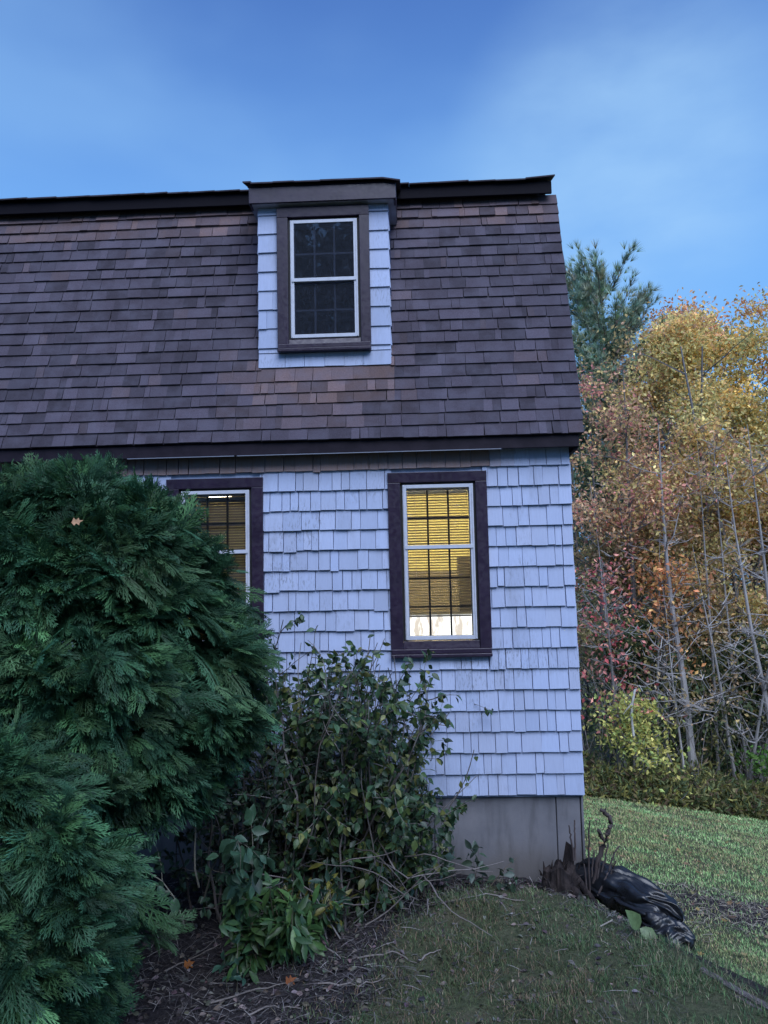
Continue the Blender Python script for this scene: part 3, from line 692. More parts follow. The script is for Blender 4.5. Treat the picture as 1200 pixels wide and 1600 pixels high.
# ------------------------------------------------------------------ arborvitae
def arborvitae(name, label, c, rad, h0, h1, N, seed, size, groundz, lean=0.0, pal=None, holes=()):
    root = empty(name, (c[0], c[1], groundz)); tag(root, label, 'shrub', 'clipped evergreen shrubs against the house')
    inv = Matrix.Translation(-Vector(root.location)); rs = np.random.default_rng(seed)
    H = h1-h0
    def prof(t): return np.where(t < 0.42, 0.72+0.28*np.sin(np.clip(t/0.42, 0, 1)*math.pi/2), np.cos(np.clip((t-0.42)/0.60, 0, 1)*math.pi/2)**0.42)
    Vs, Fs, Cs, off = [], [], [], 0
    temps = [spray_template(seed*10+i, 8, 3) for i in range(6)]
    for tv_, _ in temps: tv_[:, 1] *= .82
    M = N//6
    K = N//10; ka = rs.uniform(0.0, 1.0, K)**0.9; kth = rs.uniform(0, 2*math.pi, K)          # branch tips that carry the sprays
    kth = np.where(rs.uniform(0, 1, K) < 0.62, rs.normal(-math.pi/2+0.25, 0.9, K), kth); kd = 1 - np.abs(rs.normal(0, 0.22, K)) + 0.09
    kdir = rs.normal(size=(K, 3))*0.38; kup = rs.normal(size=(K, 3))*0.45; kcol = np.exp(rs.normal(0, .22, K))
    for (tv, tf) in temps:
        w = rs.integers(0, K, M); ang = size*.42/rad
        t = np.clip(ka[w] + rs.normal(0, size*.26/H, M), 0, 1); th = kth[w] + rs.normal(0, ang, M)
        lump = 1 + 0.20*vnoise(np.cos(kth)*3.6+ka*2, np.sin(kth)*3.6, ka*7, seed)[w] + 0.05*vnoise(np.cos(th)*7, np.sin(th)*7, t*14, seed+1)
        r = rad*prof(t)*lump*(kd[w] + rs.normal(0, .035, M))
        out = np.stack([np.cos(th), np.sin(th), np.zeros(M)], 1)
        z = h0 + H*t
        pos = np.stack([c[0] + r*np.cos(th) + lean*(t-.5), c[1] + r*np.sin(th)*0.92, z], 1)
        d = out*1.0 + np.array([[0.25, 0, 0]]) + np.stack([np.zeros(M), np.zeros(M), 0.55*(t-0.30)], 1) + kdir[w] + rs.normal(size=(M, 3))*0.32
        up = np.array([[0, 0, 1.0]]) + out*0.70 + kup[w] + rs.normal(size=(M, 3))*0.40
        R = frames(d, up); s = size*rs.uniform(0.5, 1.4, M)*np.exp(.18*vnoise(kth*2, ka*5, seed=seed)[w])
        keep = np.ones(M, bool)
        for (hx, hy, hz, hr) in holes: keep &= ((pos[:, 0]-hx)**2 + (pos[:, 2]-hz)**2) > hr*hr
        base = np.array(pal)[rs.integers(0, len(pal), M)]
        base = np.where((hashn(w, w*.37, 0, seed) < .10)[:, None], np.array((.048, .104, .046)), base); base = np.where((hashn(w, w*.71, 0, seed+1) < .008)[:, None], np.array((.085, .062, .042)), base)
        cols = base*kcol[w][:, None]*np.exp(rs.normal(0, 0.14, (M, 1)))*(1 + 0.35*np.clip(vnoise(pos[:, 0]*3, pos[:, 1]*3, pos[:, 2]*3, seed+4), -1, 1))[:, None]
        shade = 0.75 + 0.5*np.clip(tv[:, 0], 0, 1)              # younger, paler tips
        V, Fc, C = scatter(tv, tf, (pos - R[:, :, 0]*s[:, None]*.55)[keep], R[keep], s[keep], cols[keep], shade)
        Vs.append(V); Fs.append(Fc+off); Cs.append(C); off += len(V)
    o = link('crown', npmesh('crown', np.vstack(Vs), np.vstack(Fs), np.vstack(Cs)), 'conifer_leaf', root); o.matrix_parent_inverse = inv
    m = MB(); bark = np.array((.055, .042, .040))
    P = grow((c[0], c[1], groundz-.1), (0, 0, 1), (h1-groundz)*.85, .2, .04, .02, rs); m.tube(P, np.linspace(.07, .015, len(P)), 7, bark)
    o = m.build('trunk', 'bark', root, smooth=True); o.matrix_parent_inverse = inv
    m = MB()
    for k in range(110):
        t = rs.uniform(.02, .8); th = rs.uniform(0, 2*math.pi); L = rad*float(prof(np.array(t)))*rs.uniform(.65, .98)
        b = (c[0], c[1], groundz + .12 + (h0+H*t - groundz)*.85)
        P = grow(b, (math.cos(th), math.sin(th), .30), L, .12, .12, .02, rs); m.tube(P, np.linspace(.016, .004, len(P)), 4, bark*rs.uniform(.6, 1.3))
    o = m.build('branches', 'bark', root); o.matrix_parent_inverse = inv
    return root
AVP = [(.032, .090, .042), (.025, .072, .038), (.046, .112, .045), (.028, .082, .046)]
arborvitae('arborvitae', 'tall round dark green evergreen bush against the wall, reaching the eave', (-2.46, -1.42), 1.08, 1.32, 3.54, 8200, 3, .225, .12, lean=-0.30, pal=AVP)
arborvitae('arborvitae', 'lower dark green evergreen bush at the bottom left corner, nearest of the evergreens', (-2.52, -2.62), 0.82, 0.22, 1.90, 6000, 5, .185, .12, lean=0.0, pal=AVP)

# ------------------------------------------------------------------ leafy garden shrubs
OV = leaf_template('ovate'); LN = leaf_template('lance')
def place_leaves(pts, dirs, rs, size, droop, flat=0.7):
    n = len(pts)
    d = nrm(dirs*0.6 + rs.normal(size=(n, 3))*0.55 + np.array([[0, 0, -droop]]))
    up = np.array([[0, -0.35, 1.0]]) + rs.normal(size=(n, 3))*flat
    return frames(d, up), size*rs.uniform(.6, 1.25, n)
def leaf_objects(parent, tmpl, pts, R, s, cols, mat='leaf', inv=None):
    for i in range(len(pts)):
        V, Fc, C = scatter(tmpl[0], tmpl[1], pts[i:i+1], R[i:i+1], s[i:i+1], cols[i:i+1])
        o = link('leaf', npmesh('leaf', V, Fc, C, True), mat, parent)
        if inv is not None: o.matrix_parent_inverse = inv
def broad_shrub(name, label, cat, bases, spec, leafspec, pal, seed, nobj, barkc, tmpl=OV, group=None):
    """bases: list of (x,y,z,dir,length); spec: side-branch count/length; leafspec: per-axis leaf count,size,droop"""
    root = empty(name, tuple(bases[0][:3])); tag(root, label, cat, group)
    inv = Matrix.Translation(-Vector(root.location)); rs = np.random.default_rng(seed)
    m = MB(); LP, LD = [], []
    def leaves(P, lo, n):
        for k in range(n):
            t = rs.uniform(lo, 1)*(len(P)-1); i = min(int(t), len(P)-2); q = P[i] + (P[i+1]-P[i])*(t-i)
            LP.append(q + rs.normal(size=3)*.012); LD.append(P[i+1]-P[i])
    for (x, y, z, d, L) in bases:
        P = grow((x, y, z-.04), d, L, .12, .13, spec.get('trop', .02), rs); r0 = spec.get('r', .014)*rs.uniform(.7, 1.2)
        cb = np.array(barkc)*rs.uniform(.6, 1.4)
        m.tube(P, np.linspace(r0, r0*.3, len(P)), 5, cb); leaves(P, leafspec.get('lo', .45), leafspec['main'])
        for k in range(spec['n']):
            i = rs.integers(int(len(P)*spec.get('from', .25)), len(P)-1)
            dd = nrm(P[min(i+1, len(P)-1)]-P[i-1]) + rs.normal(size=3)*.75
            Q = grow(P[i], dd, spec['len']*rs.uniform(.5, 1.2), .07, .16, spec.get('trop2', -.03), rs)
            m.tube(Q, np.linspace(r0*.4, r0*.14, len(Q)), 4, cb); leaves(Q, .15, leafspec['side'])
    o = m.build('stems', 'bark', root); o.matrix_parent_inverse = inv
    LP = np.array(LP); LD = nrm(np.array(LD))
    keep = (LP[:, 1] < -0.06) & (LP[:, 2] > ground_z(LP[:, 0], LP[:, 1])+.02); LP, LD = LP[keep], LD[keep]
    R, s = place_leaves(LP, LD, rs, leafspec['size'], leafspec.get('droop', .35))
    cols = np.array(pal)[rs.integers(0, len(pal), len(LP))]*np.exp(rs.normal(0, .25, (len(LP), 1)))
    order = np.argsort(LP[:, 1] - 3*s)                    # nearest, largest leaves first
    a, b = order[:nobj], order[nobj:]
    leaf_objects(root, tmpl, LP[a], R[a], s[a], cols[a], inv=inv)
    V, Fc, C = scatter(tmpl[0], tmpl[1], LP[b], R[b], s[b], cols[b])
    o = tag(link('foliage', npmesh('foliage', V, Fc, C, True), 'leaf', root), kind='stuff'); o.matrix_parent_inverse = inv
    return root
GRN = [(.048, .098, .044), (.066, .122, .046), (.038, .082, .046), (.052, .100, .060), (.095, .140, .045), (.040, .072, .040), (.14, .15, .05)]
rs = np.random.default_rng(2)
def stems(n, cx, cy, sx, sy, L, lean):
    out = []
    for k in range(n):
        x, y = cx + float(np.clip(rs.normal(), -1.7, 1.7))*sx, min(cy + rs.normal()*sy, -.2); dx, dy = (x-cx)*.12 + rs.normal()*lean, rs.normal()*lean*.5 - .05
        out.append((x, y, float(ground_z(x, y)), (dx, dy, 1), L*rs.uniform(.7, 1.08)))
    return out
GREY = (.15, .135, .13)
broad_shrub('broadleaf_shrub', 'tall straggly green broadleaf shrub reaching up to the sill of the lit window', 'shrub', stems(50, -.74, -.62, .25, .16, 2.34, .045), dict(n=11, len=.36, r=.011, trop=.05, trop2=-.06, **{'from': .08}), dict(main=13, side=13, size=.070, droop=.55, lo=.06), GRN, 4, 210, GREY)
broad_shrub('broadleaf_shrub', 'lower drooping leafy shrub covering the left part of the foundation', 'shrub', stems(30, -.26, -.58, .19, .12, 1.45, .07), dict(n=10, len=.34, r=.010, trop=.02, trop2=-.08, **{'from': .06}), dict(main=12, side=12, size=.070, droop=.65, lo=.06), GRN, 21, 60, GREY)
broad_shrub('broadleaf_shrub', 'twiggy small-leaved shrub wedged between the tall evergreen and the leafy shrub', 'shrub', stems(44, -1.15, -.78, .36, .18, 1.95, .06), dict(n=12, len=.36, r=.010, trop=.04, trop2=.0, **{'from': .06}), dict(main=9, side=9, size=.060, droop=.3, lo=.1), [(.028, .060, .036), (.035, .070, .040), (.05, .08, .04)], 8, 60, (.12, .105, .10))
broad_shrub('whorled_shrub', 'low bright green shrub with long drooping pointed leaves on the soil bed', 'shrub', stems(11, -1.02, -1.55, .17, .08, .62, .20), dict(n=5, len=.22, r=.008, trop=.0, trop2=-.05), dict(main=12, side=10, size=.125, droop=.5, lo=.3), [(.050, .115, .038), (.065, .130, .040), (.040, .095, .042)], 12, 130, (.10, .09, .06), LN)
broad_shrub('whorled_shrub', 'small bluish green sprig with pale twigs in front of the leafy shrub', 'shrub', stems(7, -.66, -1.25, .14, .06, .55, .25), dict(n=4, len=.22, r=.008, trop=.0, trop2=.0), dict(main=8, side=6, size=.11, droop=.4, lo=.3), [(.040, .085, .062), (.05, .095, .06), (.16, .15, .035)], 14, 70, (.22, .20, .19), LN)
broad_shrub('climbing_vine', 'broad-leaved vine hanging between the two evergreen bushes', 'vine', [(-1.50, -1.75, .75, (-.1, -.3, 1), 1.0), (-1.45, -1.8, .70, (.4, -.3, .8), 1.0), (-1.55, -1.9, .55, (.0, -.2, .8), .8), (-1.25, -1.7, .5, (.2, -.4, .9), .8)], dict(n=5, len=.28, r=.006, trop=-.06, trop2=-.08), dict(main=10, side=7, size=.10, droop=.7, lo=.2), [(.040, .090, .055), (.050, .105, .065), (.035, .080, .045)], 16, 90, (.16, .15, .12))
broad_shrub('seedling', 'small low plant with bluish leaves at the foot of the concrete foundation', 'plant', [(.42, -.28, .15, (.3, -.2, .7), .42), (.30, -.32, .15, (-.1, -.3, .8), .40), (.55, -.30, .14, (.6, -.1, .6), .40), (.2, -.4, .15, (.1, -.3, .8), .35)], dict(n=3, len=.2, r=.005, trop=-.04, trop2=-.04), dict(main=6, side=5, size=.085, droop=.3, lo=.2), [(.07, .11, .09), (.055, .095, .06)], 18, 40, (.12, .10, .08))
broad_shrub('seedling', 'tiny dark seedling at the edge of the lower evergreen bush', 'plant', [(-1.20, -1.95, .13, (.1, -.1, 1), .34), (-1.27, -1.9, .13, (-.2, 0, 1), .3)], dict(n=2, len=.12, r=.004), dict(main=5, side=3, size=.07, droop=.3, lo=.3), [(.035, .085, .060)], 19, 14, (.10, .09, .07))

# loose bare canes among the shrubs
m = MB()
for k in range(60):
    x, y = rs.uniform(-1.25, .05), rs.uniform(-1.25, -.45); z = float(ground_z(x, y)) + rs.uniform(.0, .55)
    th = rs.uniform(0, 2*math.pi); P = grow((x, y, z), (math.cos(th), math.sin(th)*.6-.2, rs.uniform(-.1, .8)), rs.uniform(.35, .95), .09, .13, -.02, rs)
    P = P[P[:, 1] < -.08]
    if len(P) > 3: m.tube(P, np.linspace(.0062, .0022, len(P)), 4, np.array((.16, .14, .135))*rs.uniform(.4, 1.35))
t_ = m.build('dead_canes', 'bark'); tag(t_, 'tangle of bare grey canes at the base of the shrubs', 'canes', kind='stuff')

# ------------------------------------------------------------------ woods
def forest_tree(name, label, x, y, H, r0, crown_lo, crown_r, pal, nleaf, lsize, seed, limbs=24, barkc=(.20, .185, .18), lean=(0, 0), group='trees at the edge of the woods', flat=False, twigs=5, clump=.32, fork=False):
    z0 = float(ground_z(x, y)); root = empty(name, (x, y, z0)); tag(root, label, 'tree', group)
    inv = Matrix.Translation(-Vector(root.location)); rs = np.random.default_rng(seed)
    m = MB(); b = np.array(barkc); ends = []
    trunks = [((lean[0], lean[1], 1), H)] + ([((lean[0]+.28, lean[1], 1), H*.85)] if fork else [])
    for (d, h) in trunks:
        T = grow((x, y, z0-.2), d, h, .6, .022, .008, rs); rr_ = np.linspace(1, .12, len(T))**1.1*r0; m.tube(T, rr_, 7, b*rs.uniform(.75, 1.2))
        for k in range(limbs):
            f = crown_lo + (1-crown_lo)*rs.uniform(0, 1)**.9; i = min(int(f*(len(T)-1)), len(T)-2); th = rs.uniform(0, 2*math.pi)
            L = crown_r*rs.uniform(.55, 1.1)*(1.15-.6*(f-crown_lo)/(1-crown_lo+1e-6))
            B = grow(T[i], (math.cos(th), math.sin(th), rs.uniform(.25, .9)), L, .35, .13, .03, rs); m.tube(B, np.linspace(rr_[i]*.5, .008, len(B)), 5, b*rs.uniform(.8, 1.2))
            for q in range(twigs):
                j = rs.integers(max(1, len(B)//3), len(B)); th2 = rs.uniform(0, 2*math.pi)
                Q = grow(B[j], (math.cos(th2), math.sin(th2), rs.uniform(-.1, .8)), L*rs.uniform(.18, .42), .22, .14, .02, rs); m.tube(Q, np.linspace(.013, .005, len(Q)), 3, b*rs.uniform(.8, 1.2))
                ends += [Q[-1], Q[len(Q)//2]]
            ends.append(B[-1])
        ends.append(T[-1])
    o = m.build('trunk', 'bark', root); o.matrix_parent_inverse = inv
    if nleaf:
        E = np.array(ends); w = np.exp(rs.normal(0, .85, len(E))); pick = rs.choice(len(E), nleaf, p=w/w.sum())
        pos = E[pick] + rs.normal(size=(nleaf, 3))*clump*np.array([1, 1, .75])
        R = frames(rs.normal(size=(nleaf, 3)) + np.array([[0, 0, -.3]]), rs.normal(size=(nleaf, 3)) + np.array([[0, -.3, .6]])); s = lsize*rs.uniform(.6, 1.3, nleaf)
        clv = np.exp(rs.normal(0, .22, len(E)))[pick]; pc = rs.integers(0, len(pal), len(E))[pick]; alt = rs.integers(0, len(pal), nleaf)
        cols = np.array(pal)[np.where(rs.uniform(size=nleaf) < .55, pc, alt)]*clv[:, None]*np.exp(rs.normal(0, .2, (nleaf, 1)))
        V, Fc, C = scatter(KITE_V, KITE_F, pos, R, s, cols)
        o = link('crown', npmesh('crown', V, Fc, C), 'autumn_leaf', root); o.matrix_parent_inverse = inv
    return root
GOLD = [(.88, .66, .26), (.90, .74, .32), (.78, .66, .28), (.82, .54, .22), (.66, .62, .26)]
ORNG = [(.80, .38, .18), (.72, .30, .15), (.80, .50, .20)]
PINK = [(.80, .36, .28), (.68, .27, .24), (.76, .46, .26), (.58, .35, .24)]
OLIV = [(.42, .38, .17), (.50, .42, .18), (.34, .34, .15), (.56, .42, .18)]
MUTE = [(.58, .40, .25), (.48, .36, .22), (.66, .42, .27), (.42, .36, .19), (.62, .46, .21)]
YGRN = [(.66, .60, .19), (.50, .52, .17), (.74, .66, .22), (.36, .44, .15)]
DGRN = [(.09, .14, .075), (.11, .16, .08), (.15, .19, .09)]
FT = forest_tree
FT('autumn_tree', 'tallest golden yellow tree, in the middle of the woods', 9.2, 15.5, 14.2, .17, .40, 2.7, GOLD+PINK[2:3], 24000, .125, 31)
FT('autumn_tree', 'golden tree with an orange tint at the right edge of the photo', 11.2, 16.0, 14.8, .17, .40, 3.0, GOLD+ORNG[:1], 26000, .125, 32)
FT('autumn_tree', 'pale gold tree beside the pink tree, partly in front of the pine', 7.3, 14.0, 9.9, .14, .34, 2.2, GOLD+MUTE[2:4]+PINK[2:3], 13000, .12, 33)
FT('autumn_tree', 'dense gold and olive tree filling the gap between the two largest gold trees', 9.9, 15.0, 13.6, .14, .38, 2.6, GOLD+OLIV, 18000, .125, 39)
FT('autumn_tree', 'orange topped tree just right of the pine', 9.7, 20.5, 17.0, .18, .55, 2.6, ORNG+PINK[2:3], 9000, .15, 34)
FT('autumn_tree', 'pink and red leaved tree next to the roof edge', 5.6, 12.6, 10.9, .11, .48, 1.8, PINK+PINK[2:]+MUTE[:2]+GOLD[:2], 8000, .11, 35)
FT('autumn_tree', 'thin red leaved sapling beside the corner of the house', 4.55, 10.8, 5.6, .06, .30, .9, PINK[:2]+[(.55, .12, .13)], 600, .12, 36)
FT('autumn_tree', 'small orange leaved tree below the gold crowns', 5.9, 11.9, 5.9, .07, .60, .9, ORNG+[(.55, .25, .10)], 750, .13, 37)
FT('autumn_tree', 'olive green tree behind the trunks at the right edge', 11.6, 14.0, 13.4, .15, .35, 2.0, OLIV+GOLD[:2], 14000, .125, 38)
for i, (x, y, H, lab) in enumerate([(6.6, 13.0, 7.6, 'muted brown leaved tree left of the tall grey trunk'), (8.2, 13.4, 7.9, 'muted brown leaved tree right of the tall grey trunk'), (9.9, 13.2, 8.2, 'muted brown leaved tree behind the forked bare trunks'), (5.2, 13.6, 7.2, 'muted brown leaved tree close behind the house corner')]):
    FT('autumn_tree', lab, x, y, H, .08, .30, 1.5, MUTE + OLIV[:2], 7000, .11, 50+i, limbs=18)
BK = (.33, .31, .305)
bare = [(6.36, 11.3, 9.2, .105, (-.03, 0), False, 'tall bare grey trunk standing alone in front of the woods'),
        (8.35, 11.2, 8.6, .080, (-.10, .02), True, 'bare grey forked trunk leaning left near the right edge'),
        (8.75, 11.6, 9.5, .085, (-.02, 0), False, 'straight bare grey trunk nearest the right edge'),
        (7.45, 11.4, 6.4, .055, (-.10, 0), True, 'thin forked bare sapling between the two larger grey trunks'),
        (5.6, 11.8, 6.6, .050, (.06, 0), False, 'thin bare grey sapling behind the yellow-green bush'),
        (7.05, 11.7, 9.0, .050, (.03, 0), False, 'slim bare grey trunk just right of the lone tall trunk'),
        (7.9, 11.9, 9.4, .048, (-.05, 0), True, 'slim forked bare trunk left of the leaning forked trunk'),
        (9.15, 11.3, 9.0, .060, (.02, 0), False, 'bare grey trunk cut by the right edge of the photo'),
        (5.05, 12.0, 8.0, .045, (-.05, 0), True, 'slim bare forked trunk close behind the house corner'),
        (6.05, 11.0, 5.2, .035, (-.04, 0), False, 'thinnest bare sapling left of the lone grey trunk')]
for i, (x, y, H, r, ln, fk, lab) in enumerate(bare):
    FT('bare_tree', lab, x, y, H, r, .28, 1.5, MUTE, 130, .10, 70+i, limbs=15, barkc=BK, lean=ln, fork=fk, twigs=6, group='bare grey trunks at the edge of the woods')
for i, (x, y, H, lab) in enumerate([(8.0, 12.6, 4.6, 'dark green undergrowth tree behind the forked sapling'), (9.4, 12.4, 4.2, 'dark green undergrowth tree at the right edge'), (6.9, 12.4, 3.6, 'dark green undergrowth tree right of the lone grey trunk'), (5.3, 12.2, 4.3, 'dark green undergrowth tree behind the yellow-green bush')]):
    FT('undergrowth_tree', lab, x, y, H, .05, .12, 1.3, DGRN+OLIV[:1], 6500, .12, 90+i, limbs=16, group='green undergrowth trees')
FT('yellow_bush', 'round yellow-green leafy bush beside the house corner, at the lawn edge', 4.75, 10.4, 2.6, .04, .15, 1.05, YGRN, 2000, .11, 101, limbs=18, group='bushes along the lawn', clump=.2)
FT('yellow_bush', 'small bright green sprig at the foot of the grey trunks', 7.75, 10.9, 1.9, .03, .3, .5, [(.12, .26, .06), (.16, .28, .07)], 320, .12, 102, limbs=8, group='bushes along the lawn', clump=.15)
# bleached bent branch above the yellow-green bush
P = np.array([at(*q, 10.0) for q in [(990, 1150), (986, 1118), (988, 1098), (992, 1078), (999, 1071), (1004, 1080)]]); Q = np.array([at(*q, 10.0) for q in [(988, 1098), (980, 1108), (974, 1116)]])
m = MB().tube(P, [.028, .027, .026, .024, .018, .008], 6, (.48, .47, .46)).tube(Q, [.02, .016, .01], 5, (.48, .47, .46))
tag(m.build('dead_branch', 'bark', smooth=True), 'pale bleached hooked dead branch rising out of the yellow-green bush', 'branch')

# white pine
def pine(x, y, H, seed):
    z0 = float(ground_z(x, y)); root = empty('pine_tree', (x, y, z0)); tag(root, 'green pine with a spiky top behind the autumn trees, above the roof edge', 'tree')
    inv = Matrix.Translation(-Vector(root.location)); rs = np.random.default_rng(seed)
    m = MB(); b = np.array((.10, .085, .08)); T = grow((x, y, z0-.3), (0, 0, 1), H, .8, .012, .02, rs); m.tube(T, np.linspace(.24, .03, len(T)), 7, b)
    pos, dr = [], []
    zl = H*.38
    while zl < H:
        f = (zl/H-.38)/.62; i = min(int(zl/H*(len(T)-1)), len(T)-1)
        for k in range(7):
            th = rs.uniform(0, 2*math.pi); L = (4.2*(1-f)**.48 + .7)*rs.uniform(.7, 1.15)
            B = grow(T[i], (math.cos(th), math.sin(th), .30+.7*f), L, .3, .06, .05, rs); m.tube(B, np.linspace(.035, .008, len(B)), 4, b)
            for j in range(1, len(B)):
                for q in range(5):
                    d = nrm(B[j]-B[j-1]) + rs.normal(size=3)*.45 + np.array([0, 0, .35]); e = B[j] + nrm(d)*rs.uniform(.1, .5)
                    pos.append(e); dr.append(d)
            pos.append(B[-1]); dr.append(B[-1]-B[-2])
        zl += rs.uniform(.38, .62)
    o = m.build('trunk', 'bark', root); o.matrix_parent_inverse = inv
    V, Fc = [], []
    for k in range(12):
        th = k*2.4; sp = .25+.55*rs.uniform(); d = np.array([1, sp*math.cos(th), sp*math.sin(th)]); d /= np.linalg.norm(d); n = np.array([0, -math.sin(th), math.cos(th)])*.035
        i = len(V); V += [tuple(-n), tuple(n), tuple(d)]; Fc.append([i, i+1, i+2])
    pos, dr = np.array(pos), np.array(dr); N = len(pos)
    cols = palette([(.27, .38, .28), (.23, .34, .27), (.32, .40, .26), (.36, .38, .25)], N, .2)
    V, Fc, C = scatter(np.array(V), np.array(Fc), pos, frames(dr, rdir(N)), .34*RNG.uniform(.7, 1.3, N), cols)
    o = link('crown', npmesh('crown', V, Fc, C), 'conifer_leaf', root); o.matrix_parent_inverse = inv
pine(8.35, 22.0, 18.9, 5)

# the rest of the woods behind, one dim mass of foliage and stems
rs = np.random.default_rng(77)
N = 160000
x = rs.uniform(2.5, 30, N); y = 16 + rs.uniform(0, 16, N)
hh = 14.6 + 1.6*vnoise(x*.35, y*.3, seed=4) - 0.05*np.abs(x-14)
z = ground_z(x, y) + hh*rs.uniform(0, 1, N)**.85
pal = np.array(OLIV+MUTE+DGRN+GOLD[2:])
cl = (np.floor((vnoise(x*.5, y*.4, z*.35, 6)*.5+.5)*len(pal)*.999)).astype(int) % len(pal)
cols = pal[cl]*np.exp(rs.normal(0, .25, (N, 1)))*.8
V, Fc, C = scatter(KITE_V, KITE_F, np.stack([x, y, z], 1), frames(rs.normal(size=(N, 3)), rs.normal(size=(N, 3))), .16*rs.uniform(.5, 1.3, N), cols)
tag(link('far_woods', npmesh('far_woods', V, Fc, C), 'autumn_leaf'), 'dense mixed autumn woods behind the front trees', 'woods', kind='stuff')
m = MB()
for k in range(90):
    xx, yy = rs.uniform(3, 26), rs.uniform(12.5, 26); zz = float(ground_z(xx, yy)); P = grow((xx, yy, zz-.2), (rs.normal()*.08, 0, 1), rs.uniform(6, 13), .8, .05, .02, rs)
    m.tube(P, np.linspace(rs.uniform(.05, .13), .02, len(P)), 5, np.array((.14, .13, .13))*rs.uniform(.6, 1.3))
    for q in range(5):
        i = rs.integers(2, len(P)-1); th = rs.uniform(0, 6.28); B = grow(P[i], (math.cos(th), math.sin(th), .5), rs.uniform(.8, 2.2), .35, .13, .03, rs); m.tube(B, np.linspace(.025, .007, len(B)), 3, (.13, .12, .12))
tag(m.build('far_stems', 'bark'), 'crowd of thin stems deep in the woods', 'woods', kind='stuff')

# thicket of twigs and tall weeds along the lawn edge
m = MB()
for k in range(300):
    xx = rs.uniform(3.4, 13); yy = 11.1 + rs.uniform(0, 2.4); zz = float(ground_z(xx, yy))
    P = grow((xx, yy, zz-.05), (rs.normal()*.3, rs.normal()*.2, 1), rs.uniform(1.2, 4.2), .35, .11, .01, rs); m.tube(P, np.linspace(.014, .005, len(P)), 3, np.array((.22, .20, .195))*rs.uniform(.4, 1.3))
tag(m.build('thicket', 'bark'), 'tangle of thin grey brush stems at the foot of the woods', 'brush', kind='stuff')
N = 15000
x = rs.uniform(3.2, 14, N); y = 9.9 + (x-3.6)*.0 + rs.uniform(0, 1.5, N)**1.3
hgt = (0.55 + .30*vnoise(x*1.1, y*.8, seed=12) + .25*np.clip((x-4)/5, 0, 1))*sstep(9.8, 10.4, y+.15*vnoise(x*2, x*0, seed=13))
z = ground_z(x, y) + np.clip(hgt, .1, 2)*rs.uniform(0, 1, N)**.7*1.2
wp = np.array([(.15, .19, .085), (.20, .22, .10), (.11, .15, .08), (.28, .26, .12), (.22, .16, .11), (.38, .36, .12)])
cols = wp[rs.integers(0, 6, N)]*np.exp(rs.normal(0, .25, (N, 1)))
V, Fc, C = scatter(KITE_V*np.array([1, .55, 1]), KITE_F, np.stack([x, y, z], 1), frames(rs.normal(size=(N, 3)) + np.array([[0, -.2, .5]]), rs.normal(size=(N, 3))), .19*rs.uniform(.5, 1.3, N), cols)
tag(link('weeds', npmesh('weeds', V, Fc, C), 'autumn_leaf'), 'tall weeds along the edge of the lawn', 'weeds', kind='stuff')

# woods behind the photographer, mirrored in the dark panes
N = 26000
x = rs.uniform(-16, 10, N); y = -24 - rs.uniform(0, 6, N); z = ground_z(x, y) + 17*rs.uniform(0, 1, N)
keep = vnoise(x*.45, y*.3, z*.45, 3) > -.72
x, y, z = x[keep], y[keep], z[keep]; N = len(x)
V, Fc, C = scatter(KITE_V, KITE_F, np.stack([x, y, z], 1), frames(rs.normal(size=(N, 3)), rs.normal(size=(N, 3))), .75*rs.uniform(.5, 1.3, N), palette([(.020, .030, .024), (.030, .040, .028), (.016, .024, .022)], N))  # leaf colours darkened, the trees' shade is part of the palette
tag(link('rear_woods', npmesh('rear_woods', V, Fc, C), 'autumn_leaf'), 'woods behind the photographer seen only as a dark reflection', 'woods', kind='stuff')

# ------------------------------------------------------------------ grass, litter
BL_V = np.array([(-.5, 0, 0), (.5, 0, 0), (-.35, .28, .55), (.35, .28, .55), (0, .75, .95)], float)
def blades(name, x, y, h, w, pal, label, flat=.5):
    N = len(x); z = ground_z(x, y) - .004; th = rs.uniform(0, 2*math.pi, N)
    X = np.stack([np.cos(th), np.sin(th), np.zeros(N)], 1); Y = np.stack([-np.sin(th), np.cos(th), np.zeros(N)], 1); Z = np.zeros((N, 3)); Z[:, 2] = 1
    fl = rs.uniform(.3, 1.6, N)*flat
    R = np.stack([X, Y, Z], -1); S = np.stack([w, h*fl, h*(1-.35*np.clip(fl, 0, 1.6))], 1)
    V = np.einsum('nij,nkj->nki', R, BL_V[None]*S[:, None]) + np.stack([x, y, z], 1)[:, None]
    o = (np.arange(N)*5)[:, None]
    Fq = np.array([[0, 1, 3, 2]]) + o; Ft = np.array([[2, 3, 4]]) + o
    pn = np.clip(vnoise(x*1.1, y*.7, seed=41)*.6 + vnoise(x*3.1, y*2.4, seed=42)*.5, -1, 1)
    c = np.array(pal)[rs.integers(0, len(pal), N)]*np.exp(rs.normal(0, .22, (N, 1)))*(1+.28*pn)[:, None]*np.where(pn[:, None] < -.15, np.array([[1.15, .92, .95]]), 1)
    tag(link(name, npmesh(name, V.reshape(-1, 3), [Fq, Ft], np.repeat(c, 5, 0)), 'grass_blade'), label, 'grass', kind='stuff')
GP = [(.085, .165, .075), (.12, .20, .085), (.065, .13, .068), (.15, .22, .10), (.10, .17, .08), (.32, .28, .20), (.20, .175, .115), (.035, .055, .034)]
N = 120000; x = rs.uniform(-.9, 2.6, N); y = rs.uniform(-3.3, -.1, N); g = grass_mask(x, y)*(.55+.75*vnoise(x*3.3, y*3.3, seed=20))
k = rs.uniform(0, 1, N) < g*.75+.05; x, y = x[k], y[k]
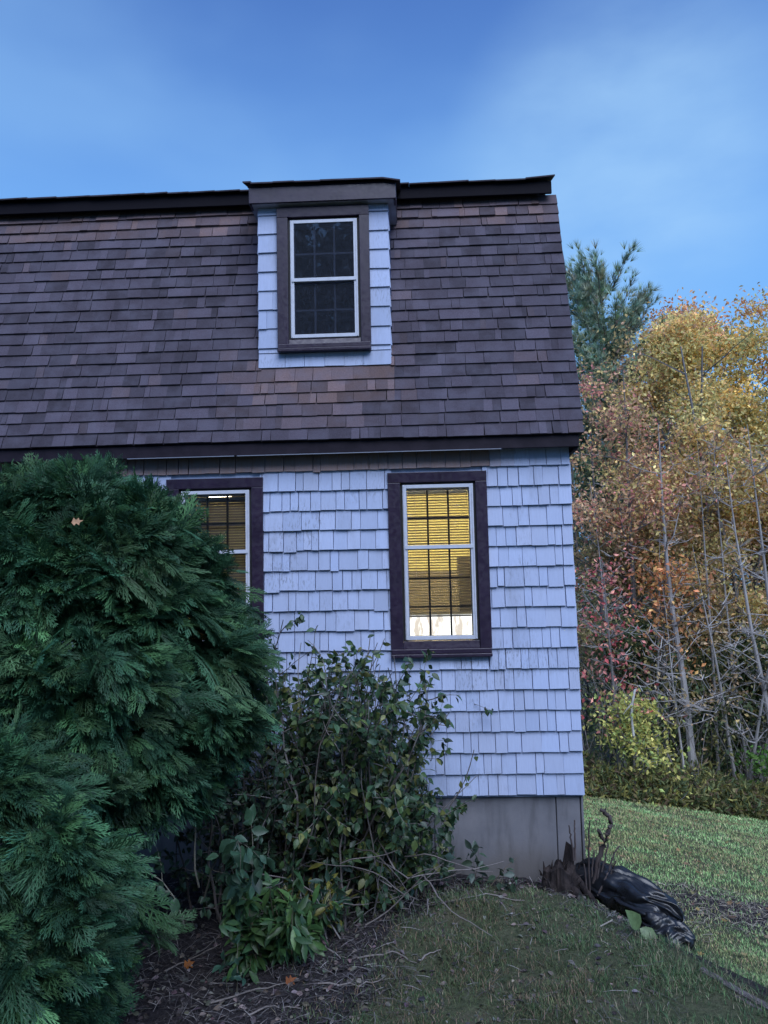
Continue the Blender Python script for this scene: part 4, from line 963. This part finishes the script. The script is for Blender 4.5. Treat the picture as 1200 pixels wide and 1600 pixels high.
blades('grass', x, y, rs.uniform(.022, .060, len(x))*(1.15+.75*vnoise(x*4.5, y*4.5, seed=23)), rs.uniform(.003, .0055, len(x)), GP, 'short patchy grass in front of the house corner', .9)
N = 150000; y = -1.6 + 12.0*rs.uniform(0, 1, N)**1.25; x = 1.5 + rs.uniform(0, 1, N)*(2.2 + (y+2)*.62)
k = (rs.uniform(0, 1, N) < grass_mask(x, y)*(.75+.25*vnoise(x*1.5, y*1.5, seed=21))) & (edge_s(x, y) > .2); x, y = x[k], y[k]
dist = y + 7.1
blades('lawn_grass', x, y, rs.uniform(.022, .045, len(x))*(.6+dist*.055), rs.uniform(.0045, .0075, len(x))*(dist/7), [(.31, .54, .21), (.37, .58, .23), (.28, .48, .20), (.46, .56, .26), (.54, .50, .30)], 'mown lawn running back to the woods', .7)
def straw(name, N, x, y, L, w, pal, label, lift=.02):
    z = ground_z(x, y) + rs.uniform(.002, lift, N); th = rs.uniform(0, 2*math.pi, N); d = np.stack([np.cos(th), np.sin(th), rs.normal(size=N)*.18], 1)
    tv = np.array([(-.5, -.5, 0), (0, -.5, .06), (.5, -.3, 0), (.5, .3, 0), (0, .5, .06), (-.5, .5, 0)]); tf = np.array([[0, 1, 4, 5], [1, 2, 3, 4]])
    c = np.array(pal)[rs.integers(0, len(pal), N)]*np.exp(rs.normal(0, .3, (N, 1)))
    V, Fc, C = scatter(tv, tf, np.stack([x, y, z], 1), frames(d, np.array([[0, 0, 1.]]) + rs.normal(size=(N, 3))*.3), np.stack([L, w, L], 1), c)
    tag(link(name, npmesh(name, V, Fc, C), 'dry_litter'), label, 'litter', kind='stuff')
N = 9000; x = rs.uniform(-2.6, 1.6, N); y = rs.uniform(-3.0, -.1, N); k = rs.uniform(0, 1, N) > grass_mask(x, y)*.8; x, y = x[k], y[k]; N = len(x)
straw('twig_litter', N, x, y, rs.uniform(.03, .17, N), rs.uniform(.0015, .0042, N), [(.080, .073, .076), (.12, .11, .112), (.045, .04, .043), (.20, .185, .18), (.065, .055, .055)], 'dry twigs and needles covering the soil bed', .035)
N = 3200; x = rs.uniform(-2.6, 1.5, N); y = rs.uniform(-3.0, -.1, N); k = rs.uniform(0, 1, N) > grass_mask(x, y)*.75; x, y = x[k], y[k]; N = len(x)
V, Fc, C = scatter(OV[0], OV[1], np.stack([x, y, ground_z(x, y)+.012], 1), frames(rs.normal(size=(N, 3))*np.array([[1, 1, .15]]), np.array([[0, 0, 1.]]) + rs.normal(size=(N, 3))*.5), .05*rs.uniform(.4, 1.2, N), palette([(.070, .058, .058), (.11, .092, .085), (.045, .04, .043), (.16, .14, .13)], N, .25))
tag(link('leaf_litter', npmesh('leaf_litter', V, Fc, C), 'dry_litter'), 'brown crumbled leaves on the soil bed', 'litter', kind='stuff')
N = 9000; x = rs.uniform(1.6, 4.9, N); y = rs.uniform(-1.0, 2.4, N); k = rs.uniform(0, 1, N) > grass_mask(x, y)+.25; x, y = x[k], y[k]; N = len(x)
straw('lawn_thatch', N, x, y, rs.uniform(.05, .16, N), rs.uniform(.003, .006, N), [(.22, .19, .155), (.28, .245, .20), (.13, .11, .095)], 'dry thatch on the bare patch of the lawn', .02)

# ------------------------------------------------------------------ things at the house corner
def on_ground(px, py):
    d = _f + _r*(px-600)/FPX + _u*(800-py)/FPX; t = np.arange(2.0, 18.0, 0.004)
    p = EYE + d*t[:, None]; return p[np.argmax(p[:, 2] < ground_z(p[:, 0], p[:, 1]))]
def blob(center, axes, R, nu, nv, disp):
    """closed displaced ellipsoid; R columns = local axes"""
    th = np.linspace(0, 2*math.pi, nu, endpoint=False); ph = np.linspace(0.001, math.pi-.001, nv)
    T, Pp = np.meshgrid(th, ph); U = np.stack([np.cos(Pp), np.sin(Pp)*np.cos(T), np.sin(Pp)*np.sin(T)], -1).reshape(-1, 3)
    V = U*axes*(1+disp(U))[:, None]; V = V@R.T + center
    i = np.arange(nv-1)[:, None]*nu; j = np.arange(nu)[None]; k = (j+1) % nu
    return V, np.stack([i+j, i+k, i+nu+k, i+nu+j], -1).reshape(-1, 4)
def crumple(seed, fx=2.0, amt=.16):
    def f(U):
        w = .35*vnoise(U[:, 0]*2, U[:, 1]*2, U[:, 2]*2, seed+5)
        ang = np.arctan2(U[:, 2], U[:, 1]); a = ang*1.9 + U[:, 0]*fx*1.1 + w*3
        folds = 1-2*np.abs(vnoise(a, U[:, 0]*fx*.8+w, seed=seed)); f2 = 1-2*np.abs(vnoise(a*2.1+3, U[:, 0]*fx*1.8, seed=seed+1))
        f3 = 1-2*np.abs(vnoise(a*3.9+1, U[:, 0]*fx*4.2+w*2, seed=seed+3))
        return amt*(.75*folds+.34*f2+.10*f3)*np.sqrt(np.clip(1-U[:, 0]**2, 0, 1)) + .14*vnoise(U[:, 0]*1.6, U[:, 1]*1.6, U[:, 2]*1.6, seed+2)
    return f
def rot_along(a, b, up=(0, 0, 1)):
    x = nrm(np.array(b)-np.array(a)); return frames(x[None], np.array([up], float))[0]
bag = empty('trash_bag', (1.8, -.35, -.2)); tag(bag, 'slumped black plastic bag lying beside the house corner', 'bag'); inv = Matrix.Translation(-Vector(bag.location))
A, B = np.array((1.46, -.02, .16)), np.array((2.03, -.60, -.01))
V, Fc = blob((A+B)/2, np.array((.47, .20, .155)), rot_along(A, B), 120, 90, crumple(3, 2.1, .22)); V[:, 2] = np.maximum(V[:, 2], ground_z(V[:, 0], V[:, 1])-.02)
o = link('bag_body', npmesh('bag_body', V, Fc, None, True), 'black_plastic', bag); o.matrix_parent_inverse = inv
A, B = np.array((1.82, -.58, -.02)), np.array((2.04, -.78, -.15))
V, Fc = blob((A+B)/2, np.array((.21, .12, .115)), rot_along(A, B), 90, 60, crumple(9, 2.8, .34)); V[:, 2] = np.maximum(V[:, 2], ground_z(V[:, 0], V[:, 1])-.02)
o = link('bag_neck', npmesh('bag_neck', V, Fc, None, True), 'black_plastic', bag); o.matrix_parent_inverse = inv

# rotten stump
st = empty('tree_stump', (1.17, -.30, .05)); tag(st, 'dark rotten jagged stump against the concrete foundation', 'stump'); inv = Matrix.Translation(-Vector(st.location))
nu, nv = 56, 20; th = np.linspace(0, 2*math.pi, nu, endpoint=False); V = []
top = .25 + .07*vnoise(np.cos(th)*1.6+5, np.sin(th)*1.6, seed=31) + .15*np.exp(-((th-.2)/.5)**2) + .012*RNG.uniform(-1, 1, nu)
for i in range(nv):
    t = i/(nv-1); r = (.120 + .07*(1-t)**2.2)*(1+.30*vnoise(np.cos(th)*3, np.sin(th)*3, np.full(nu, t*2.2), 32)+.10*vnoise(np.cos(th)*9, np.sin(th)*9, np.full(nu, t*3), 33))
    if t > .9: r = r*(1-(t-.9)*4)
    V.append(np.stack([1.17 + r*np.cos(th)*1.05, -.30 + r*np.sin(th)*.8, .0 + t*(top+.08)], 1))
V = np.vstack(V + [np.array([[1.17, -.30, .16]])]); i = np.arange(nv-1)[:, None]*nu; j = np.arange(nu)[None]; k = (j+1) % nu
Fq = np.stack([i+j, i+k, i+nu+k, i+nu+j], -1).reshape(-1, 4); q = np.arange(nu); Ft = np.stack([(nv-1)*nu+q, (nv-1)*nu+(q+1) % nu, np.full(nu, nv*nu)], 1)
o = link('stump_body', npmesh('stump_body', V, [Fq, Ft], None), 'rotten_wood', st); o.matrix_parent_inverse = inv
rs = np.random.default_rng(40)
for (a, b, r) in (((1.10, -.38, .14), (.88, -.56, .10), .035), ((1.25, -.36, .16), (1.40, -.72, .05), .045), ((1.30, -.28, .22), (1.47, -.45, .0), .04), ((1.06, -.30, .15), (.86, -.34, .11), .03)):
    P = np.array([np.array(a)+(np.array(b)-np.array(a))*t + rs.normal(size=3)*.012*(0 < t < 1) for t in np.linspace(0, 1, 6)])
    o = MB().tube(P, np.linspace(r, r*.35, 6), 7).build('root', 'rotten_wood', st, smooth=True); o.matrix_parent_inverse = inv
for k in range(14):
    a = np.array((1.17+rs.normal()*.10, -.34+rs.normal()*.06, .16+rs.uniform(0, .14))); P = grow(a, (rs.normal()*.3, -.2, 1), rs.uniform(.05, .11), .03, .2, 0, rs)
    o = MB().tube(P, np.linspace(.012, .003, len(P)), 4).build('splinter', 'rotten_wood', st); o.matrix_parent_inverse = inv
# cut-back stems of a removed shrub
cs = empty('cut_shrub', (1.55, -.25, -.1)); tag(cs, 'cut-back dark woody stems standing between house corner and black bag', 'shrub'); inv = Matrix.Translation(-Vector(cs.location))
def stemline(pts, Y, r0, r1, col=(.075, .06, .06)):
    P = np.array([at(a, b, Y) for a, b in pts]); n = 2*len(P); tt = np.linspace(0, len(P)-1, n*2); Q = np.stack([np.interp(tt, np.arange(len(P)), P[:, i]) for i in range(3)], 1) + rs.normal(size=(n*2, 3))*r1*.4
    o = MB().tube(Q, np.linspace(r0, r1, len(Q)), 7, np.array(col)*rs.uniform(.7, 1.3)).build('stem', 'bark', cs, smooth=True); o.matrix_parent_inverse = inv
stemline([(926, 1405), (931, 1365), (940, 1325), (950, 1302), (956, 1285), (949, 1273), (938, 1265)], -.25, .024, .015)
stemline([(944, 1312), (936, 1302), (934, 1296)], -.25, .018, .013); stemline([(950, 1302), (953, 1296), (951, 1292)], -.26, .014, .010)
stemline([(952, 1276), (944, 1268), (946, 1263)], -.25, .012, .007)
for pts in [[(921, 1400), (920, 1330), (921, 1283)], [(897, 1345), (892, 1310), (889, 1290)], [(899, 1345), (898, 1305), (898, 1282)], [(930, 1400), (944, 1350), (950, 1318)], [(934, 1400), (950, 1365), (960, 1332), (968, 1322)], [(928, 1405), (934, 1370), (938, 1345)], [(935, 1402), (948, 1385), (957, 1362)], [(924, 1402), (925, 1360), (928, 1330)], [(938, 1400), (952, 1372), (962, 1345)], [(918, 1405), (915, 1370), (913, 1350)]]:
    stemline(pts, -.28+rs.uniform(-.08, .05), .0095, .006)
# pale dry stalks lying at the foot of the stems
for lab, pts in zip(['longest pale dry stalk bent back on itself in front of the cut stems', 'pale dry stalk nearest the black bag', 'shortest pale dry stalk, closest to the stump'], [[(922, 1402), (944, 1425), (957, 1442), (938, 1452)], [(930, 1404), (960, 1428), (948, 1458)], [(932, 1412), (930, 1430)]]):
    P = np.array([on_ground(a, b)+np.array((0, 0, .02)) for a, b in pts]); tag(MB().tube(P, .005, 5, (.30, .27, .24)).build('dry_stalk', 'bark'), lab, 'stalk', 'pale dry stalks by the corner')
# broad green leaves tucked under the bag
pl = empty('leafy_plant', tuple(on_ground(1005, 1462))); tag(pl, 'pale green broad-leaved plant pressed under the black bag', 'plant'); inv = Matrix.Translation(-Vector(pl.location))
for (p, q, s) in (((1000, 1462), (986, 1428), .22), ((1000, 1462), (1028, 1470), .20), ((1008, 1458), (1005, 1436), .15)):
    a = on_ground(*p)+np.array((0, 0, .05)); b = at(*q, a[1]-.06); R = frames((b-a)[None], np.array([[.2, -.9, .5]]))
    V, Fc, C = scatter(OV[0]*np.array([1, 1.1, 1]), OV[1], a[None], R, np.array([np.linalg.norm(b-a)*1.15]), np.array([[.13, .20, .09]])); o = link('leaf', npmesh('leaf', V, Fc, C, True), 'leaf', pl); o.matrix_parent_inverse = inv

# weathered landscape timber along the bank
A, B = on_ground(1096, 1516), on_ground(1198, 1574); d = nrm(B-A); B2 = A + d*1.9; n = 14
tm = empty('landscape_timber', tuple(A)); tag(tm, 'weathered grey landscape timber half buried at the bank, lower right', 'timber'); inv = Matrix.Translation(-Vector(tm.location))
side = nrm(np.cross(d, [0, 0, 1.]))
for (o_, w, h, dz) in ((0.0, .028, .026, -.010), (.042, .018, .018, -.022)):
    V = []
    for i in range(n):
        p = A + (B2-A)*i/(n-1); p[2] = float(ground_z(p[0], p[1]))*.5 + (A[2]+(B2[2]-A[2])*i/(n-1))*.5 + dz; p = p + side*(o_ + rs.normal()*.003)
        for (a, b) in ((-1, -1), (1, -1), (1, .7), (.6, 1), (-.6, 1), (-1, .7)): V.append(p + side*a*w*rs.uniform(.92, 1.05) + np.array((0, 0, b*h*rs.uniform(.92, 1.05))))
    i = np.arange(n-1)[:, None]*6; j = np.arange(6)[None]; k = (j+1) % 6
    V += [np.mean(V[:6], 0), np.mean(V[-6:], 0)]; q = np.arange(6)
    caps = np.vstack([np.stack([(q+1) % 6, q, np.full(6, n*6)], 1), np.stack([(n-1)*6+q, (n-1)*6+(q+1) % 6, np.full(6, n*6+1)], 1)])
    o = link('board', npmesh('board', np.array(V), [np.stack([i+j, i+k, i+6+k, i+6+j], -1).reshape(-1, 4), caps], None), 'timber', tm); o.matrix_parent_inverse = inv

# fallen leaves
MP = maple_template()
for (px, py, s, col, lab, hgt) in [(296, 1512, .085, (.42, .15, .04), 'orange fallen leaf on the soil beside the lower evergreen', 0), (455, 1538, .085, (.34, .12, .05), 'rusty brown fallen leaf on the soil below the leafy shrub', 0), (100, 1583, .11, (.18, .085, .045), 'dull brown curled leaf under the lower evergreen', .02),
                                  (372, 1526, .045, (.42, .30, .05), 'tiny yellow fallen leaf on the soil bed', 0), (682, 1360, .08, (.42, .16, .07), 'orange leaf lying near the foundation below the shrub', .02)]:
    p = on_ground(px, py) + np.array((0, 0, .025+hgt)); R = frames(np.array([[.7, .5, .15]]), np.array([[.1, -.75, .7]]))
    V, Fc, C = scatter(MP[0]-np.array([.5, 0, 0]), MP[1], p[None], R, np.array([s]), np.array([col])); tag(link('fallen_leaf', npmesh('fallen_leaf', V, Fc, C), 'autumn_leaf'), lab, 'leaf')
p = at(121, 815, -2.72); V, Fc, C = scatter(MP[0]-np.array([.5, 0, 0]), MP[1], p[None], frames(np.array([[1., .2, .2]]), np.array([[.1, -1., .6]])), np.array([.07]), np.array([[.62, .36, .22]]))
tag(link('fallen_leaf', npmesh('fallen_leaf', V, Fc, C), 'autumn_leaf'), 'pale orange leaf caught on the tall evergreen bush', 'leaf')
# larger sticks on the soil
STL = ['dry stick on the soil between the two rusty fallen leaves', 'dry stick leading up from the orange leaf towards the dark gap', 'dry stick on the soil where it meets the grass, left of two', 'short dry stick where soil meets grass, right of two', 'dry stick sloping down from the drooping-leaved shrub', 'dry stick under the right foot of the tall leafy shrub', 'dry stick in the thin grass below the foundation', 'dry stick on the soil right of the rusty brown leaf', 'dry stick at the bottom edge of the picture']
for i, (a, b, c) in enumerate([((330, 1572), (400, 1550), (470, 1535)), ((255, 1522), (300, 1500), (345, 1478)), ((560, 1500), (610, 1492), (650, 1508)), ((650, 1508), (668, 1494), (690, 1487)), ((480, 1440), (500, 1480), (540, 1500)), ((520, 1415), (580, 1400), (650, 1395)), ((690, 1415), (760, 1400), (820, 1412)), ((500, 1540), (560, 1545), (600, 1530)), ((380, 1590), (430, 1575), (470, 1580))]):
    P = np.array([on_ground(*q)+np.array((0, 0, .016)) for q in (a, b, c)]); tt = np.linspace(0, 2, 9); P = np.stack([np.interp(tt, [0, 1, 2], P[:, k]) for k in range(3)], 1) + rs.normal(size=(9, 3))*.006
    tag(MB().tube(P, np.linspace(.0075, .003, 9), 5, np.array((.20, .175, .165))*rs.uniform(.7, 1.4)).build('fallen_stick', 'bark'), STL[i], 'stick', 'dry sticks on the soil bed')

N = 420; x = rs.uniform(1.7, 9.5, N); y = rs.uniform(-1.2, 10, N); k = edge_s(x, y) > .3; x, y = x[k], y[k]; N = len(x)
V, Fc, C = scatter(MP[0]-np.array([.5, 0, 0]), MP[1], np.stack([x, y, ground_z(x, y)+.035], 1), frames(rs.normal(size=(N, 3))*np.array([[1, 1, .2]]), np.array([[0, 0, 1.]]) + rs.normal(size=(N, 3))*.5), .075*rs.uniform(.5, 1.2, N), palette([(.42, .30, .14), (.34, .20, .11), (.50, .40, .22), (.26, .19, .13)], N, .25))
tag(link('lawn_leaves', npmesh('lawn_leaves', V, Fc, C), 'autumn_leaf'), 'fallen autumn leaves scattered on the lawn', 'leaves', kind='stuff')
